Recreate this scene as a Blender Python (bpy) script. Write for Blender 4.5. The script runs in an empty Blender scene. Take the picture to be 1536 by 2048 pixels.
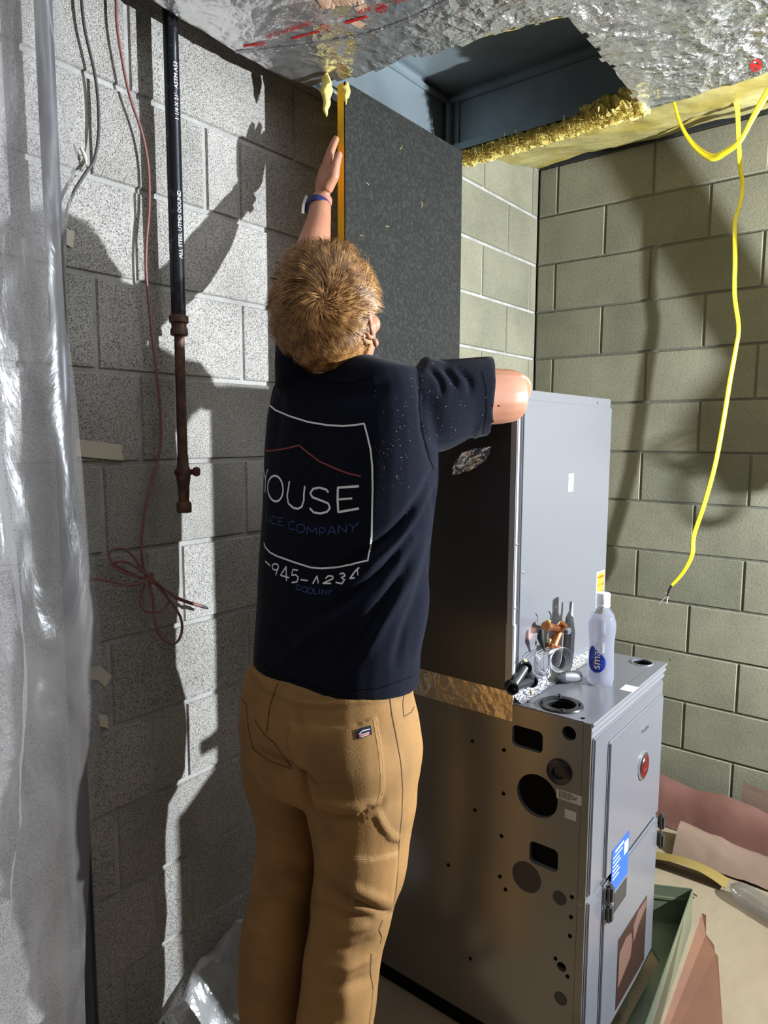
import bpy, bmesh, math, random
import numpy as np
from mathutils import Vector, Matrix, noise
from mathutils.bvhtree import BVHTree
random.seed(7); rng = np.random.default_rng(7)
S = bpy.context.scene; COL = S.collection

# ------------------------------------------------------------------ camera
H = 1.54
F0, YAW, PIT, ROL = 1392.14, .669418, .1098671, .003132
cf = Vector((-math.sin(YAW)*math.cos(PIT), math.cos(YAW)*math.cos(PIT), -math.sin(PIT)))
cr0 = Vector((math.cos(YAW), math.sin(YAW), 0)); cu0 = cr0.cross(cf)
ca = math.cos(ROL)*cr0 + math.sin(ROL)*cu0
cb = -math.sin(ROL)*cr0 + math.cos(ROL)*cu0
CAM = Vector((0, 0, H))
cam = bpy.data.objects.new('camera', bpy.data.cameras.new('camera')); COL.objects.link(cam)
m = Matrix.Identity(4)
for i, v in enumerate((ca, cb, -cf)):
    for j in range(3): m[j][i] = v[j]
m.translation = CAM; cam.matrix_world = m
cam.data.sensor_fit = 'HORIZONTAL'; cam.data.sensor_width = 36; cam.data.lens = F0/1536*36
cam.data.clip_start = .02; S.camera = cam
# ------------------------------------------------------------------ world, lights, exposure
w = bpy.data.worlds.new('world'); S.world = w; w.use_nodes = True
w.node_tree.nodes['Background'].inputs[0].default_value = (.9, .8, .65, 1)
w.node_tree.nodes['Background'].inputs[1].default_value = .004
S.view_settings.view_transform = 'Standard'; S.view_settings.look = 'None'
S.view_settings.exposure = 0; S.view_settings.gamma = 1; S.view_settings.use_curve_mapping = False
LP = Vector((1.2, 2.3, .04+H))           # LED work light on its tripod
LIGHT_W, LIGHT_R = 800, .022
FILL_BULB = Vector((.75, -.9, 2.35)); FILL_BULB_W = 4.2  # unseen warm bulb added behind the camera as ambient fill
def light(name, loc, power, col, r, kind='POINT'):
    l = bpy.data.lights.new(name, kind); l.energy = power; l.color = col; l.shadow_soft_size = r
    o = bpy.data.objects.new(name, l); o.location = loc; COL.objects.link(o); return o
wk = light('work_lamp_light', LP, LIGHT_W, (.84, .92, 1.0), LIGHT_R, 'SPOT')
wk.data.spot_size = math.radians(158); wk.data.spot_blend = .75
wk.rotation_euler = Vector((-1, -.30, .10)).to_track_quat('-Z', 'Y').to_euler()
light('fill_bulb_light', FILL_BULB, FILL_BULB_W, (1, .70, .40), .04)
light('far_warm_light', Vector((2.1, .9, 2.3)), 1.2, (1, .8, .55), .04)  # unseen weak warm light, no bulb modelled here

# ------------------------------------------------------------------ pixel rays onto the real planes of the room
def ray(x, y): return ca*((x-768)/F0) + cb*((1024-y)/F0) + cf
def onx(x, y, X): d = ray(x, y); return CAM + d*(X/d.x)
def ony(x, y, Y): d = ray(x, y); return CAM + d*(Y/d.y)
def onz(x, y, Z): d = ray(x, y); return CAM + d*((Z-H)/d.z)
def atd(x, y, D): d = ray(x, y); return CAM + d*(D/math.hypot(d.x, d.y))
def topx(P):
    v = Vector(P)-CAM; z = v.dot(cf); return 768+F0*v.dot(ca)/z, 1024-F0*v.dot(cb)/z

# ------------------------------------------------------------------ materials
def nodes(m): return m.node_tree.nodes, m.node_tree.links
def mat(name, col, rough=.6, metal=0, bump=None, var=None, spec=None, coat=0, trans=0, sss=0):
    """bump=(scale, strength, distance[, detail]); var=(scale, colour2, lo, hi)"""
    m = bpy.data.materials.new(name); m.use_nodes = True; n, l = nodes(m)
    b = n['Principled BSDF']
    b.inputs['Base Color'].default_value = (*col, 1); b.inputs['Roughness'].default_value = rough
    b.inputs['Metallic'].default_value = metal
    if spec is not None: b.inputs['Specular IOR Level'].default_value = spec
    if coat: b.inputs['Coat Weight'].default_value = coat
    if trans: b.inputs['Transmission Weight'].default_value = trans
    if sss:
        b.inputs['Subsurface Weight'].default_value = sss; b.inputs['Subsurface Scale'].default_value = .01
        b.inputs['Subsurface Radius'].default_value = (1, .35, .2)
    tc = n.new('ShaderNodeTexCoord')
    if bump:
        t = n.new('ShaderNodeTexNoise'); t.inputs['Scale'].default_value = bump[0]
        t.inputs['Detail'].default_value = bump[3] if len(bump) > 3 else 3
        l.new(tc.outputs['Object'], t.inputs['Vector'])
        k = n.new('ShaderNodeBump'); k.inputs['Strength'].default_value = bump[1]; k.inputs['Distance'].default_value = bump[2]
        l.new(t.outputs[0], k.inputs['Height']); l.new(k.outputs[0], b.inputs['Normal'])
    if var:
        t = n.new('ShaderNodeTexNoise'); t.inputs['Scale'].default_value = var[0]; t.inputs['Detail'].default_value = 4
        l.new(tc.outputs['Object'], t.inputs['Vector'])
        r = n.new('ShaderNodeMapRange'); r.inputs[1].default_value = var[2]; r.inputs[2].default_value = var[3]
        l.new(t.outputs[0], r.inputs[0])
        x = n.new('ShaderNodeMix'); x.data_type = 'RGBA'
        x.inputs[6].default_value = (*col, 1); x.inputs[7].default_value = (*var[1], 1)
        l.new(r.outputs[0], x.inputs[0]); l.new(x.outputs[2], b.inputs['Base Color'])
    return m

def block_mat(name, col, col2, pit, grain):
    m = bpy.data.materials.new(name); m.use_nodes = True; n, l = nodes(m); b = n['Principled BSDF']
    b.inputs['Roughness'].default_value = .92; b.inputs['Specular IOR Level'].default_value = .15
    tc = n.new('ShaderNodeTexCoord')
    at = n.new('ShaderNodeAttribute'); at.attribute_name = 'tone'
    mx = n.new('ShaderNodeMix'); mx.data_type = 'RGBA'
    mx.inputs[6].default_value = (*col, 1); mx.inputs[7].default_value = (*col2, 1)
    l.new(at.outputs['Fac'], mx.inputs[0])
    big = n.new('ShaderNodeTexNoise'); big.inputs['Scale'].default_value = 5; big.inputs['Detail'].default_value = 5
    l.new(tc.outputs['Object'], big.inputs['Vector'])
    br = n.new('ShaderNodeMapRange'); br.inputs[1].default_value = .3; br.inputs[2].default_value = .7
    br.inputs[3].default_value = .82; br.inputs[4].default_value = 1.1; l.new(big.outputs[0], br.inputs[0])
    sp = n.new('ShaderNodeTexNoise'); sp.inputs['Scale'].default_value = grain; sp.inputs['Detail'].default_value = 2
    sp.inputs['Roughness'].default_value = .7
    l.new(tc.outputs['Object'], sp.inputs['Vector'])
    sr = n.new('ShaderNodeMapRange'); sr.inputs[1].default_value = .38; sr.inputs[2].default_value = .52
    sr.inputs[3].default_value = 1-pit; sr.inputs[4].default_value = 1; l.new(sp.outputs[0], sr.inputs[0])
    mm = n.new('ShaderNodeMath'); mm.operation = 'MULTIPLY'; l.new(br.outputs[0], mm.inputs[0]); l.new(sr.outputs[0], mm.inputs[1])
    hs = n.new('ShaderNodeHueSaturation'); l.new(mm.outputs[0], hs.inputs['Value']); l.new(mx.outputs[2], hs.inputs['Color'])
    l.new(hs.outputs[0], b.inputs['Base Color'])
    k = n.new('ShaderNodeBump'); k.inputs['Strength'].default_value = min(1, pit*1.6); k.inputs['Distance'].default_value = .004
    l.new(sp.outputs[0], k.inputs['Height']); l.new(k.outputs[0], b.inputs['Normal'])
    return m

M = {}
M['block_left'] = block_mat('grey block', (.56, .525, .48), (.455, .425, .385), .76, 390)
M['mortar_left'] = mat('mortar grey', (.36, .345, .32), .9, bump=(120, .6, .004), var=(14, (.27, .255, .235), .4, .65))
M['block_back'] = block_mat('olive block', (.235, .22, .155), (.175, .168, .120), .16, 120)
M['mortar_back'] = mat('mortar olive', (.115, .108, .078), .9, bump=(60, .5, .004), var=(9, (.10, .095, .07), .4, .6))
M['floor'] = mat('paper covered floor', (.22, .17, .105), .8, bump=(14, .5, .01), var=(3, (.21, .155, .095), .42, .62))
M['wood'] = mat('joist wood', (.10, .07, .04), .8, bump=(30, .3, .003))
M['white_paint'] = mat('white paint', (.42, .42, .43), .4)

# furnace paint, foil and sheet metal
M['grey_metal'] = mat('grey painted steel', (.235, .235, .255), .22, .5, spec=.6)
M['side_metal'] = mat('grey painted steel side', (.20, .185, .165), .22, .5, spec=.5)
M['coil_side_shade'] = mat('shade darkened coil steel', (.07, .065, .06), .3, .3)  # the unlit side's dark reflection is put into the steel colour
M['dark_metal'] = mat('dark knockout', (.006, .006, .006), .95, spec=.05)
M['knockout'] = mat('knockout plate', (.035, .034, .034), .45, .3)
M['black_plastic'] = mat('black plastic', (.012, .012, .014), .35)
M['galv'] = mat('galvanised duct steel', (.30, .35, .37), .38, .6, bump=(3, .25, .01), var=(4, (.22, .26, .28), .4, .65))
M['green_metal'] = mat('green grey sheet steel', (.12, .15, .11), .32, .6, var=(3, (.22, .25, .16), .4, .6))
return_nodes = {}
def foil_mat(name, col, rough, s1, d1, print_=0):
    m = bpy.data.materials.new(name); m.use_nodes = True; n, l = nodes(m); b = n['Principled BSDF']
    b.inputs['Base Color'].default_value = (*col, 1); b.inputs['Metallic'].default_value = .9; b.inputs['Roughness'].default_value = rough
    tc = n.new('ShaderNodeTexCoord')
    v = n.new('ShaderNodeTexVoronoi'); v.inputs['Scale'].default_value = s1; v.distance = 'EUCLIDEAN'; v.feature = 'F1'
    w1 = n.new('ShaderNodeTexNoise'); w1.inputs['Scale'].default_value = s1*.5; w1.inputs['Detail'].default_value = 5
    ad = n.new('ShaderNodeVectorMath'); ad.operation = 'MULTIPLY_ADD'; ad.inputs[1].default_value = (.12, .12, .12)
    l.new(tc.outputs['Object'], w1.inputs['Vector']); l.new(w1.outputs['Color'], ad.inputs[0]); l.new(tc.outputs['Object'], ad.inputs[2])
    l.new(ad.outputs[0], v.inputs['Vector'])
    k = n.new('ShaderNodeBump'); k.inputs['Strength'].default_value = .9; k.inputs['Distance'].default_value = d1
    l.new(v.outputs['Distance'], k.inputs['Height'])
    w2 = n.new('ShaderNodeTexNoise'); w2.inputs['Scale'].default_value = s1*2.2; w2.inputs['Detail'].default_value = 3
    l.new(tc.outputs['Object'], w2.inputs['Vector'])
    k2 = n.new('ShaderNodeBump'); k2.inputs['Strength'].default_value = .5; k2.inputs['Distance'].default_value = d1*.35
    l.new(w2.outputs[0], k2.inputs['Height']); l.new(k.outputs[0], k2.inputs['Normal']); l.new(k2.outputs[0], b.inputs['Normal'])
    return_nodes[name] = (m, k, k2, tc, b)
    return m
M['foil'] = foil_mat('aluminium foil wrap', (.80, .80, .80), .25, 24, .030)
# the foil lies smoother towards the left wall and in broad patches
m_, k_a, k_b, tc_, b_n = return_nodes['aluminium foil wrap']; n_, l_ = nodes(m_)
sx_ = n_.new('ShaderNodeSeparateXYZ'); l_.new(tc_.outputs['Object'], sx_.inputs[0])
gr = n_.new('ShaderNodeMapRange'); gr.inputs[1].default_value = -1.3; gr.inputs[2].default_value = -.45; gr.inputs[3].default_value = .28; gr.inputs[4].default_value = 1; l_.new(sx_.outputs[0], gr.inputs[0])
pn = n_.new('ShaderNodeTexNoise'); pn.inputs['Scale'].default_value = 4.5; pn.inputs['Detail'].default_value = 4; pn.inputs['Distortion'].default_value = 1.5; l_.new(tc_.outputs['Object'], pn.inputs['Vector'])
pr_ = n_.new('ShaderNodeMapRange'); pr_.inputs[1].default_value = .38; pr_.inputs[2].default_value = .62; pr_.inputs[3].default_value = .4; pr_.inputs[4].default_value = 1; l_.new(pn.outputs[0], pr_.inputs[0])
mu = n_.new('ShaderNodeMath'); mu.operation = 'MULTIPLY'; l_.new(gr.outputs[0], mu.inputs[0]); l_.new(pr_.outputs[0], mu.inputs[1])
l_.new(mu.outputs[0], k_a.inputs['Strength']); l_.new(mu.outputs[0], k_b.inputs['Strength'])
M['foil_tape'] = foil_mat('foil tape', (.62, .52, .38), .28, 30, .004)
M['silver_tape'] = foil_mat('silver tape', (.5, .5, .53), .3, 60, .006)
M['liner'] = mat('black duct liner face', (.020, .020, .018), .9, spec=.15, bump=(140, .3, .002, 5), var=(130, (.040, .040, .033), .45, .7))
M['fibre'] = mat('yellow fibreglass', (.80, .66, .20), .95, bump=(60, .5, .005, 6), var=(25, (.42, .30, .06), .4, .65))
M['fibre_edge'] = mat('yellow board edge', (.75, .42, .01), .9, bump=(40, .4, .003))
M['batt'] = mat('yellow batt facing', (.42, .37, .15), .45, bump=(10, .5, .02), var=(5, (.34, .26, .06), .4, .62))
M['sill'] = mat('dark sill', (.02, .02, .02), .8)

# ------------------------------------------------------------------ mesh helpers
def tag(o, label=None, cat=None, group=None, kind=None):
    for k, v in (('label', label), ('category', cat), ('group', group), ('kind', kind)):
        if v: o[k] = v
    return o
def parent(o, p):
    if p is not None:
        o.parent = p; o.matrix_parent_inverse = Matrix.Translation(Vector(p.get('base', (0, 0, 0)))).inverted()
def obj(name, V, Fc, m, p=None, smooth=False, mats=None, mi=None):
    me = bpy.data.meshes.new(name); me.from_pydata([tuple(v) for v in V], [], Fc); me.validate()
    for k in (mats or [m]): me.materials.append(k)
    if mi: me.polygons.foreach_set('material_index', mi)
    if smooth: me.polygons.foreach_set('use_smooth', [True]*len(me.polygons))
    me.update()
    o = bpy.data.objects.new(name, me); COL.objects.link(o); parent(o, p); return o
def thing(name, label, cat, loc, group=None):
    o = bpy.data.objects.new(name, None); COL.objects.link(o); o.location = loc; o['base'] = tuple(loc)
    o.empty_display_size = .05
    return tag(o, label, cat, group)
class MB:
    def __init__(s): s.V = []; s.F = []; s.mi = []
    def add(s, V, Fc, mi=0):
        k = len(s.V); s.V += [Vector(v) for v in V]; s.F += [tuple(i+k for i in f) for f in Fc]; s.mi += [mi]*len(Fc); return s
    def box(s, lo, hi, mi=0, bev=0):
        if bev:
            bm = bmesh.new(); bmesh.ops.create_cube(bm, size=1)
            for v in bm.verts: v.co = Vector([lo[i]+(hi[i]-lo[i])*(v.co[i]+.5) for i in range(3)])
            bmesh.ops.bevel(bm, geom=bm.edges[:], offset=bev, segments=2, affect='EDGES')
            bm.verts.index_update(); s.add([v.co.copy() for v in bm.verts], [[v.index for v in f.verts] for f in bm.faces], mi); bm.free(); return s
        x0, y0, z0 = lo; x1, y1, z1 = hi
        return s.add([(x0,y0,z0),(x1,y0,z0),(x1,y1,z0),(x0,y1,z0),(x0,y0,z1),(x1,y0,z1),(x1,y1,z1),(x0,y1,z1)],
                     [(0,3,2,1),(4,5,6,7),(0,1,5,4),(1,2,6,5),(2,3,7,6),(3,0,4,7)], mi)
    def prism(s, pts, n, th, mi=0):
        n = Vector(n)*th; k = len(pts); P = [Vector(p) for p in pts]
        return s.add(P+[p+n for p in P], [tuple(range(k))[::-1], tuple(range(k, 2*k))]+[(i, (i+1) % k, k+(i+1) % k, k+i) for i in range(k)], mi)
    def tube(s, pts, r, n=10, mi=0, caps=True, closed=False):
        P = [Vector(p) for p in pts]; R = r if isinstance(r, (list, tuple)) else [r]*len(P)
        u = None; V = []
        for i, p in enumerate(P):
            if closed: t = P[(i+1) % len(P)]-P[i-1]
            else: t = P[min(i+1, len(P)-1)]-P[max(i-1, 0)]
            t.normalize()
            if u is None: u = t.orthogonal().normalized()
            u = (u-t*u.dot(t)).normalized(); v = t.cross(u)
            V += [p+(u*math.cos(a)+v*math.sin(a))*R[i] for a in [2*math.pi*k/n for k in range(n)]]
        Fc = []
        for i in range(len(P)-(0 if closed else 1)):
            j = (i+1) % len(P)
            for k in range(n): Fc.append((i*n+k, i*n+(k+1) % n, j*n+(k+1) % n, j*n+k))
        if caps and not closed: Fc += [tuple(range(n))[::-1], tuple(range((len(P)-1)*n, len(P)*n))]
        return s.add(V, Fc, mi)
    def lathe(s, prof, o, axis=(0, 0, 1), n=24, mi=0, caps=True):
        """prof = [(r, h)...]; open ends are capped when r>0"""
        ax = Vector(axis).normalized(); u = ax.orthogonal().normalized(); v = ax.cross(u); o = Vector(o)
        V = [o+ax*h+(u*math.cos(2*math.pi*k/n)+v*math.sin(2*math.pi*k/n))*max(r, 1e-5) for r, h in prof for k in range(n)]
        Fc = [(i*n+k, i*n+(k+1) % n, (i+1)*n+(k+1) % n, (i+1)*n+k) for i in range(len(prof)-1) for k in range(n)]
        if caps: Fc += [tuple(range(n))[::-1], tuple(range((len(prof)-1)*n, len(prof)*n))]
        return s.add(V, Fc, mi)
    def build(s, name, m, p=None, smooth=False):
        ms = m if isinstance(m, list) else [m]
        o = obj(name, s.V, s.F, None, p, False, ms, s.mi)
        bm = bmesh.new(); bm.from_mesh(o.data); bmesh.ops.recalc_face_normals(bm, faces=bm.faces); bm.to_mesh(o.data); bm.free()
        if smooth:
            o.data.polygons.foreach_set('use_smooth', [True]*len(o.data.polygons))
            o.data.set_sharp_from_angle(angle=.8)
        return o
def bx(name, lo, hi, m, p=None, bev=0): return MB().box(lo, hi, 0, bev).build(name, m, p)
def spline(pts, k=6):
    P = [Vector(p) for p in pts]; out = []
    for i in range(len(P)-1):
        a, b, c, d = P[max(i-1, 0)], P[i], P[i+1], P[min(i+2, len(P)-1)]
        for j in range(k):
            t = j/k; out.append(.5*((2*b)+(c-a)*t+(2*a-5*b+4*c-d)*t*t+(3*b-a-3*c+d)*t**3))
    return out+[P[-1]]
def wire(name, pts, r, m, p=None, n=8, k=6):
    return MB().tube(spline(pts, k), r, n).build(name, m, p, True)
def fix_uv_none(): pass
def text(name, s, size, origin, right, up, m, p=None, th=.0004, align='LEFT', sx=1.0):
    c = bpy.data.curves.new(name, 'FONT'); c.body = s; c.size = size; c.extrude = th; c.align_x = align; c.resolution_u = 3
    t = bpy.data.objects.new(name+'_tmp', c); COL.objects.link(t)
    dg = bpy.context.evaluated_depsgraph_get(); me = bpy.data.meshes.new_from_object(t.evaluated_get(dg))
    bpy.data.objects.remove(t); bpy.data.curves.remove(c)
    r = Vector(right).normalized(); u = Vector(up).normalized(); nn = r.cross(u); o0 = Vector(origin)
    for v in me.vertices: v.co = o0+r*v.co.x*sx+u*v.co.y+nn*(v.co.z+th)
    me.materials.clear(); me.materials.append(m)
    o = bpy.data.objects.new(name, me); COL.objects.link(o); parent(o, p); return o
def evalmesh(o):
    dg = bpy.context.evaluated_depsgraph_get(); return bpy.data.meshes.new_from_object(o.evaluated_get(dg))
def bvh(o):
    return BVHTree.FromPolygons([v.co.copy() for v in o.data.vertices], [tuple(f.vertices) for f in o.data.polygons])
def boolean_cut(o, cutters):
    for c in cutters:
        md = o.modifiers.new('b', 'BOOLEAN'); md.object = c; md.operation = 'DIFFERENCE'; md.solver = 'EXACT'
    me = evalmesh(o); o.modifiers.clear(); old = o.data; o.data = me; bpy.data.meshes.remove(old)
    for c in cutters: bpy.data.objects.remove(c)
def remesh(o, vox, smooth=4, fac=.5):
    md = o.modifiers.new('r', 'REMESH'); md.mode = 'VOXEL'; md.voxel_size = vox; md.use_smooth_shade = True
    if smooth:
        s = o.modifiers.new('s', 'SMOOTH'); s.iterations = smooth; s.factor = fac
    me = evalmesh(o); o.modifiers.clear(); old = o.data; o.data = me; bpy.data.meshes.remove(old)
    me.polygons.foreach_set('use_smooth', [True]*len(me.polygons))
def nz(x, y, z=0, f=1.0): return noise.noise(Vector((x*f, y*f, z*f)))
def fbm(x, y, z=0, f=1.0, o=4):
    return sum(nz(x+i*7.1, y-i*3.3, z+i, f*2**i)/2**i for i in range(o))
def ridge(x, y, z, f, o=3):
    return sum((1-abs(nz(x+i*5.7, y+i*2.9, z+i, f*2**i))*2)/2**i for i in range(o))

# ------------------------------------------------------------------ the setting
WX, WY, TOP = -1.447, 2.916, 2.694
ZR = [TOP-.2032*i for i in range(14)]+[-.0]
RX, BY = 2.5, -2.3
def block_wall(name, origin, udir, ndir, u0, u1, joints, mats, g=.005, dep=.006, paint=None):
    """udir runs along the wall, ndir points into the room; joints(row) -> list of joint u"""
    o = Vector(origin); u = Vector(udir); n = Vector(ndir); z = Vector((0, 0, 1)); mb = MB(); tone = []
    def P(a, b, c): return o+u*a+n*c+z*b
    mb.add([P(u0, 0, 0), P(u1, 0, 0), P(u1, TOP, 0), P(u0, TOP, 0), P(u0, 0, -.2), P(u1, 0, -.2), P(u1, TOP, -.2), P(u0, TOP, -.2)],
           [(0,1,2,3),(7,6,5,4),(0,4,5,1),(1,5,6,2),(2,6,7,3),(3,7,4,0)], 1); tone += [.5]*6
    for r in range(14):
        zt, zb = ZR[r]-g, max(ZR[r+1], 0)+g
        if zt-zb < .01: continue
        js = [u0]+sorted(j for j in joints(r) if u0+.02 < j < u1-.02)+[u1]
        for a, b in zip(js[:-1], js[1:]):
            a += g; b -= g; h = dep+random.uniform(-.0007, .0007); c = .003; t = random.random()
            q = [P(a, zb, 0), P(b, zb, 0), P(b, zt, 0), P(a, zt, 0), P(a+c, zb+c, h), P(b-c, zb+c, h), P(b-c, zt-c, h), P(a+c, zt-c, h)]
            mb.add(q, [(4,5,6,7),(0,1,5,4),(1,2,6,5),(2,3,7,6),(3,0,4,7)], 2 if paint is not None and a > paint else 0); tone += [t]*5  # past this point weaker light is put into the block colour
    ob = mb.build(name, mats); tag(ob, kind='structure')
    at = ob.data.attributes.new('tone', 'FLOAT', 'FACE'); at.data.foreach_set('value', tone)
    return ob
def jl(r):
    if r % 2 == 0: return [.822+.4064*k-.0 for k in range(-9, 7)]+([1.123] if r == 2 else [])
    return [1.022+.4064*k for k in range(0, 6)]+[.922-.4064*k for k in range(0, 9)]
def jb(r): return [(-1.145 if r % 2 else -.954)+.4064*k for k in range(-2, 12)]
block_wall('wall_left', (WX-.006, 0, 0), (0, 1, 0), (1, 0, 0), BY, WY, jl, [M['block_left'], M['mortar_left'], M['block_back']], paint=1.99)  # far blocks take darker olive, standing in for partly blocked light
block_wall('wall_back', (0, WY+.006, 0), (1, 0, 0), (0, -1, 0), WX, RX, jb, [M['block_back'], M['mortar_back']], .004, .0045)
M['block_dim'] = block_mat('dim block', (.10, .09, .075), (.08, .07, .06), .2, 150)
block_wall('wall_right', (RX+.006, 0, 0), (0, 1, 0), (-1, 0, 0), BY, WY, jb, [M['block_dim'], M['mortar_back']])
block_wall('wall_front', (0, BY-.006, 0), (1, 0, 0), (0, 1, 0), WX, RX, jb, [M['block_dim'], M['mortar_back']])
tag(bx('floor', (WX-.2, BY-.2, -.1), (RX+.2, WY+.2, 0), M['floor']), kind='structure')
c = MB().box((WX-.2, BY-.2, 2.96), (RX+.2, WY+.2, 3.0)); tag(c.build('ceiling', M['wood']), kind='structure')
c = MB()
for k in range(12): c.box((WX+.2+k*.3556, BY, 2.735), (WX+.238+k*.3556, WY-.04, 2.96))
tag(c.build('trim_1', M['wood']), kind='structure')
tag(bx('trim_2', (WX-.19, WY, TOP), (RX, WY+.19, TOP+.038), M['sill']), kind='structure')
tag(bx('trim_3', (WX-.19, BY, TOP), (WX, WY, TOP+.27), M['wood']), kind='structure')
tag(bx('trim_4', (WX, WY+.1, TOP+.038), (RX, WY+.14, TOP+.27), M['wood']), kind='structure')

# ------------------------------------------------------------------ foil-wrapped trunk duct with its opening
FZ = .904+H
duct = thing('air_duct', 'wide overhead sheet metal duct wrapped in crinkled silver foil, cut open underneath', 'duct', (0, 1, FZ))
OX0, OX1, OY0, OY1 = -1.335, -.69, 1.40, 2.015    # opening cut in the underside
DX0, DX1, DY0, DY1, DT = -1.345, 1.1, -1.3, 2.03, 1.105+H
mb = MB()
t = .004
mb.box((DX0, DY0, FZ+.03), (DX0+t, DY1, DT)); mb.box((DX1-t, DY0, FZ+.03), (DX1, DY1, DT))
mb.box((DX0, DY1-t, FZ+.03), (DX1, DY1, DT)); mb.box((DX0, DY0, FZ+.03), (DX1, DY0+t, DT)); mb.box((DX0, DY0, DT), (DX1, DY1, DT+t))
mb.box((DX0, DY0, FZ+.03), (DX1, OY0, FZ+.03+t)); mb.box((OX1, OY0, FZ+.03), (DX1, DY1, FZ+.03+t))
mb.box((DX0+t, DY1-.03, FZ+.012), (OX1, DY1-t, FZ+.034))
mb.build('duct_casing', M['galv'], duct)
mb = MB()      # flanged seams inside
mb.box((DX0+t, DY1-.016, DT-.03), (DX1-.05, DY1-t, DT-.012), bev=.003); mb.box((DX0+t, 1.2, DT-.03), (DX0+.016, DY1-.02, DT-.014), bev=.003)
mb.box((DX0+.012, DY1-.03, FZ+.03), (DX0+.028, DY1-t, DT-.03), bev=.003); mb.box((DX0+.045, DY1-.012, FZ+.03), (DX0+.052, DY1-t, DT-.03))
mb.box((DX0+t, 1.72, DT-.012), (DX1-.05, 1.735, DT-.001), bev=.003)
mb.build('duct_seam', M['galv'], duct)
# foil skin under and up the sides
def foilz(x, y):
    r = min(max((x+.75)/1.0, 0), 1)
    amp = .004+.012*r
    return FZ-.004+amp*fbm(x, y, .3, 7, 4)*1.2-.006*ridge(x, y, 2, 16, 3)*(.35+.65*r)-.02*max(0, nz(x*1.3, y*1.7, 5, 1.4))*1.2
nx, ny = 250, 300
xs = np.linspace(DX0-.012, DX1+.02, nx); ys = np.linspace(DY0, DY1+.012, ny)
V = []; idx = {}; Fc = []
def inside(x, y):
    e = .012*fbm(x*1.0, y*1.0, 9, 18, 3)
    ynear = 1.385 + (.115*(x-OX0)/(OX1-OX0))
    return OX0-.05 < x-e and x+e < OX1 and ynear < y+e and y+e*.6 < OY1-.006
for j, y in enumerate(ys):
    for i, x in enumerate(xs):
        z = foilz(x, y)
        if i == 0: z += .012
        if j == ny-1: z += .01
        idx[i, j] = len(V); V.append((x, y, z))
for j in range(ny-1):
    for i in range(nx-1):
        if inside((xs[i]+xs[i+1])/2, (ys[j]+ys[j+1])/2): continue
        Fc.append((idx[i, j], idx[i, j+1], idx[i+1, j+1], idx[i+1, j]))
for j in range(ny-1):      # turned-up left side
    a = len(V); V += [(DX0-.02, ys[j], FZ+.1), (DX0-.02, ys[j+1], FZ+.1), (DX0-.02, ys[j], DT), (DX0-.02, ys[j+1], DT)]
    Fc += [(idx[0, j], a, a+1, idx[0, j+1]), (a, a+2, a+3, a+1)]
for i in range(nx-1):      # turned-up far side
    a = len(V); V += [(xs[i], DY1+.02, FZ+.06), (xs[i+1], DY1+.02, FZ+.06), (xs[i], DY1+.02, DT), (xs[i+1], DY1+.02, DT)]
    Fc += [(idx[i, ny-1], a, a+1, idx[i+1, ny-1]), (a, a+2, a+3, a+1)]
foil = obj('foil_skin', V, Fc, M['foil'], duct, True)
# cut edges of the insulation round the opening
mb = MB()
def lump(x0, x1, y0, y1, z0, z1, step, amp, mi=0):
    pass
def edge_strip(a, b, thick, hang, seg, amp, sc):
    """ragged torn fibreglass along a-b"""
    a = Vector(a); b = Vector(b); d = (b-a); n = d.cross(Vector((0, 0, 1))).normalized(); V = []; Fc = []; K = 14
    for i in range(seg+1):
        p = a+d*i/seg
        for k in range(K):
            t = 2*math.pi*k/K
            q = p+n*math.cos(t)*thick+Vector((0, 0, math.sin(t)*hang))
            q += Vector([noise.noise(q*sc+Vector((c*9, 0, 0))) for c in range(3)])*amp+Vector([noise.noise(q*sc*3+Vector((c*5, 3, 0))) for c in range(3)])*amp*.5
            V.append(q)
    for i in range(seg):
        for k in range(K): Fc.append((i*K+k, i*K+(k+1) % K, (i+1)*K+(k+1) % K, (i+1)*K+k))
    Fc += [tuple(range(K))[::-1], tuple(range(seg*K, (seg+1)*K))]
    return V, Fc
mb.add(*edge_strip((OX0+.06, OY1+.0, FZ-.014), (OX1+.0, OY1+.0, FZ-.008), .03, .022, 200, .012, 55))
mb.add(*edge_strip((-.86, OY1-.012, FZ+.004), (OX1+.01, OY1-.03, FZ+.006), .028, .026, 110, .018, 48))
mb.add(*edge_strip((OX1+.004, 1.52, FZ+.014), (OX1+.004, OY1, FZ+.014), .007, .013, 60, .004, 40))
mb.add(*edge_strip((OX0+.2, 1.415, FZ+.014), (OX1, 1.515, FZ+.014), .006, .012, 60, .004, 40))
# loose fibres
for k in range(1500):
    s = random.random(); p = Vector((OX0+.08+(OX1-OX0-.08)*s, OY1-.02+random.uniform(-.02, .02), FZ-.015+random.uniform(-.02, .012)))
    dv = Vector((random.gauss(0, 1), random.gauss(-.3, .6), random.gauss(-.8, .7))).normalized()*random.uniform(.008, .03)
    mb.tube([p, p+dv*.5+Vector((0, 0, random.gauss(0, .003))), p+dv], [.0009, .0006, .0003], 3)
mb.build('torn_insulation', M['fibre'], duct, True)
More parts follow.
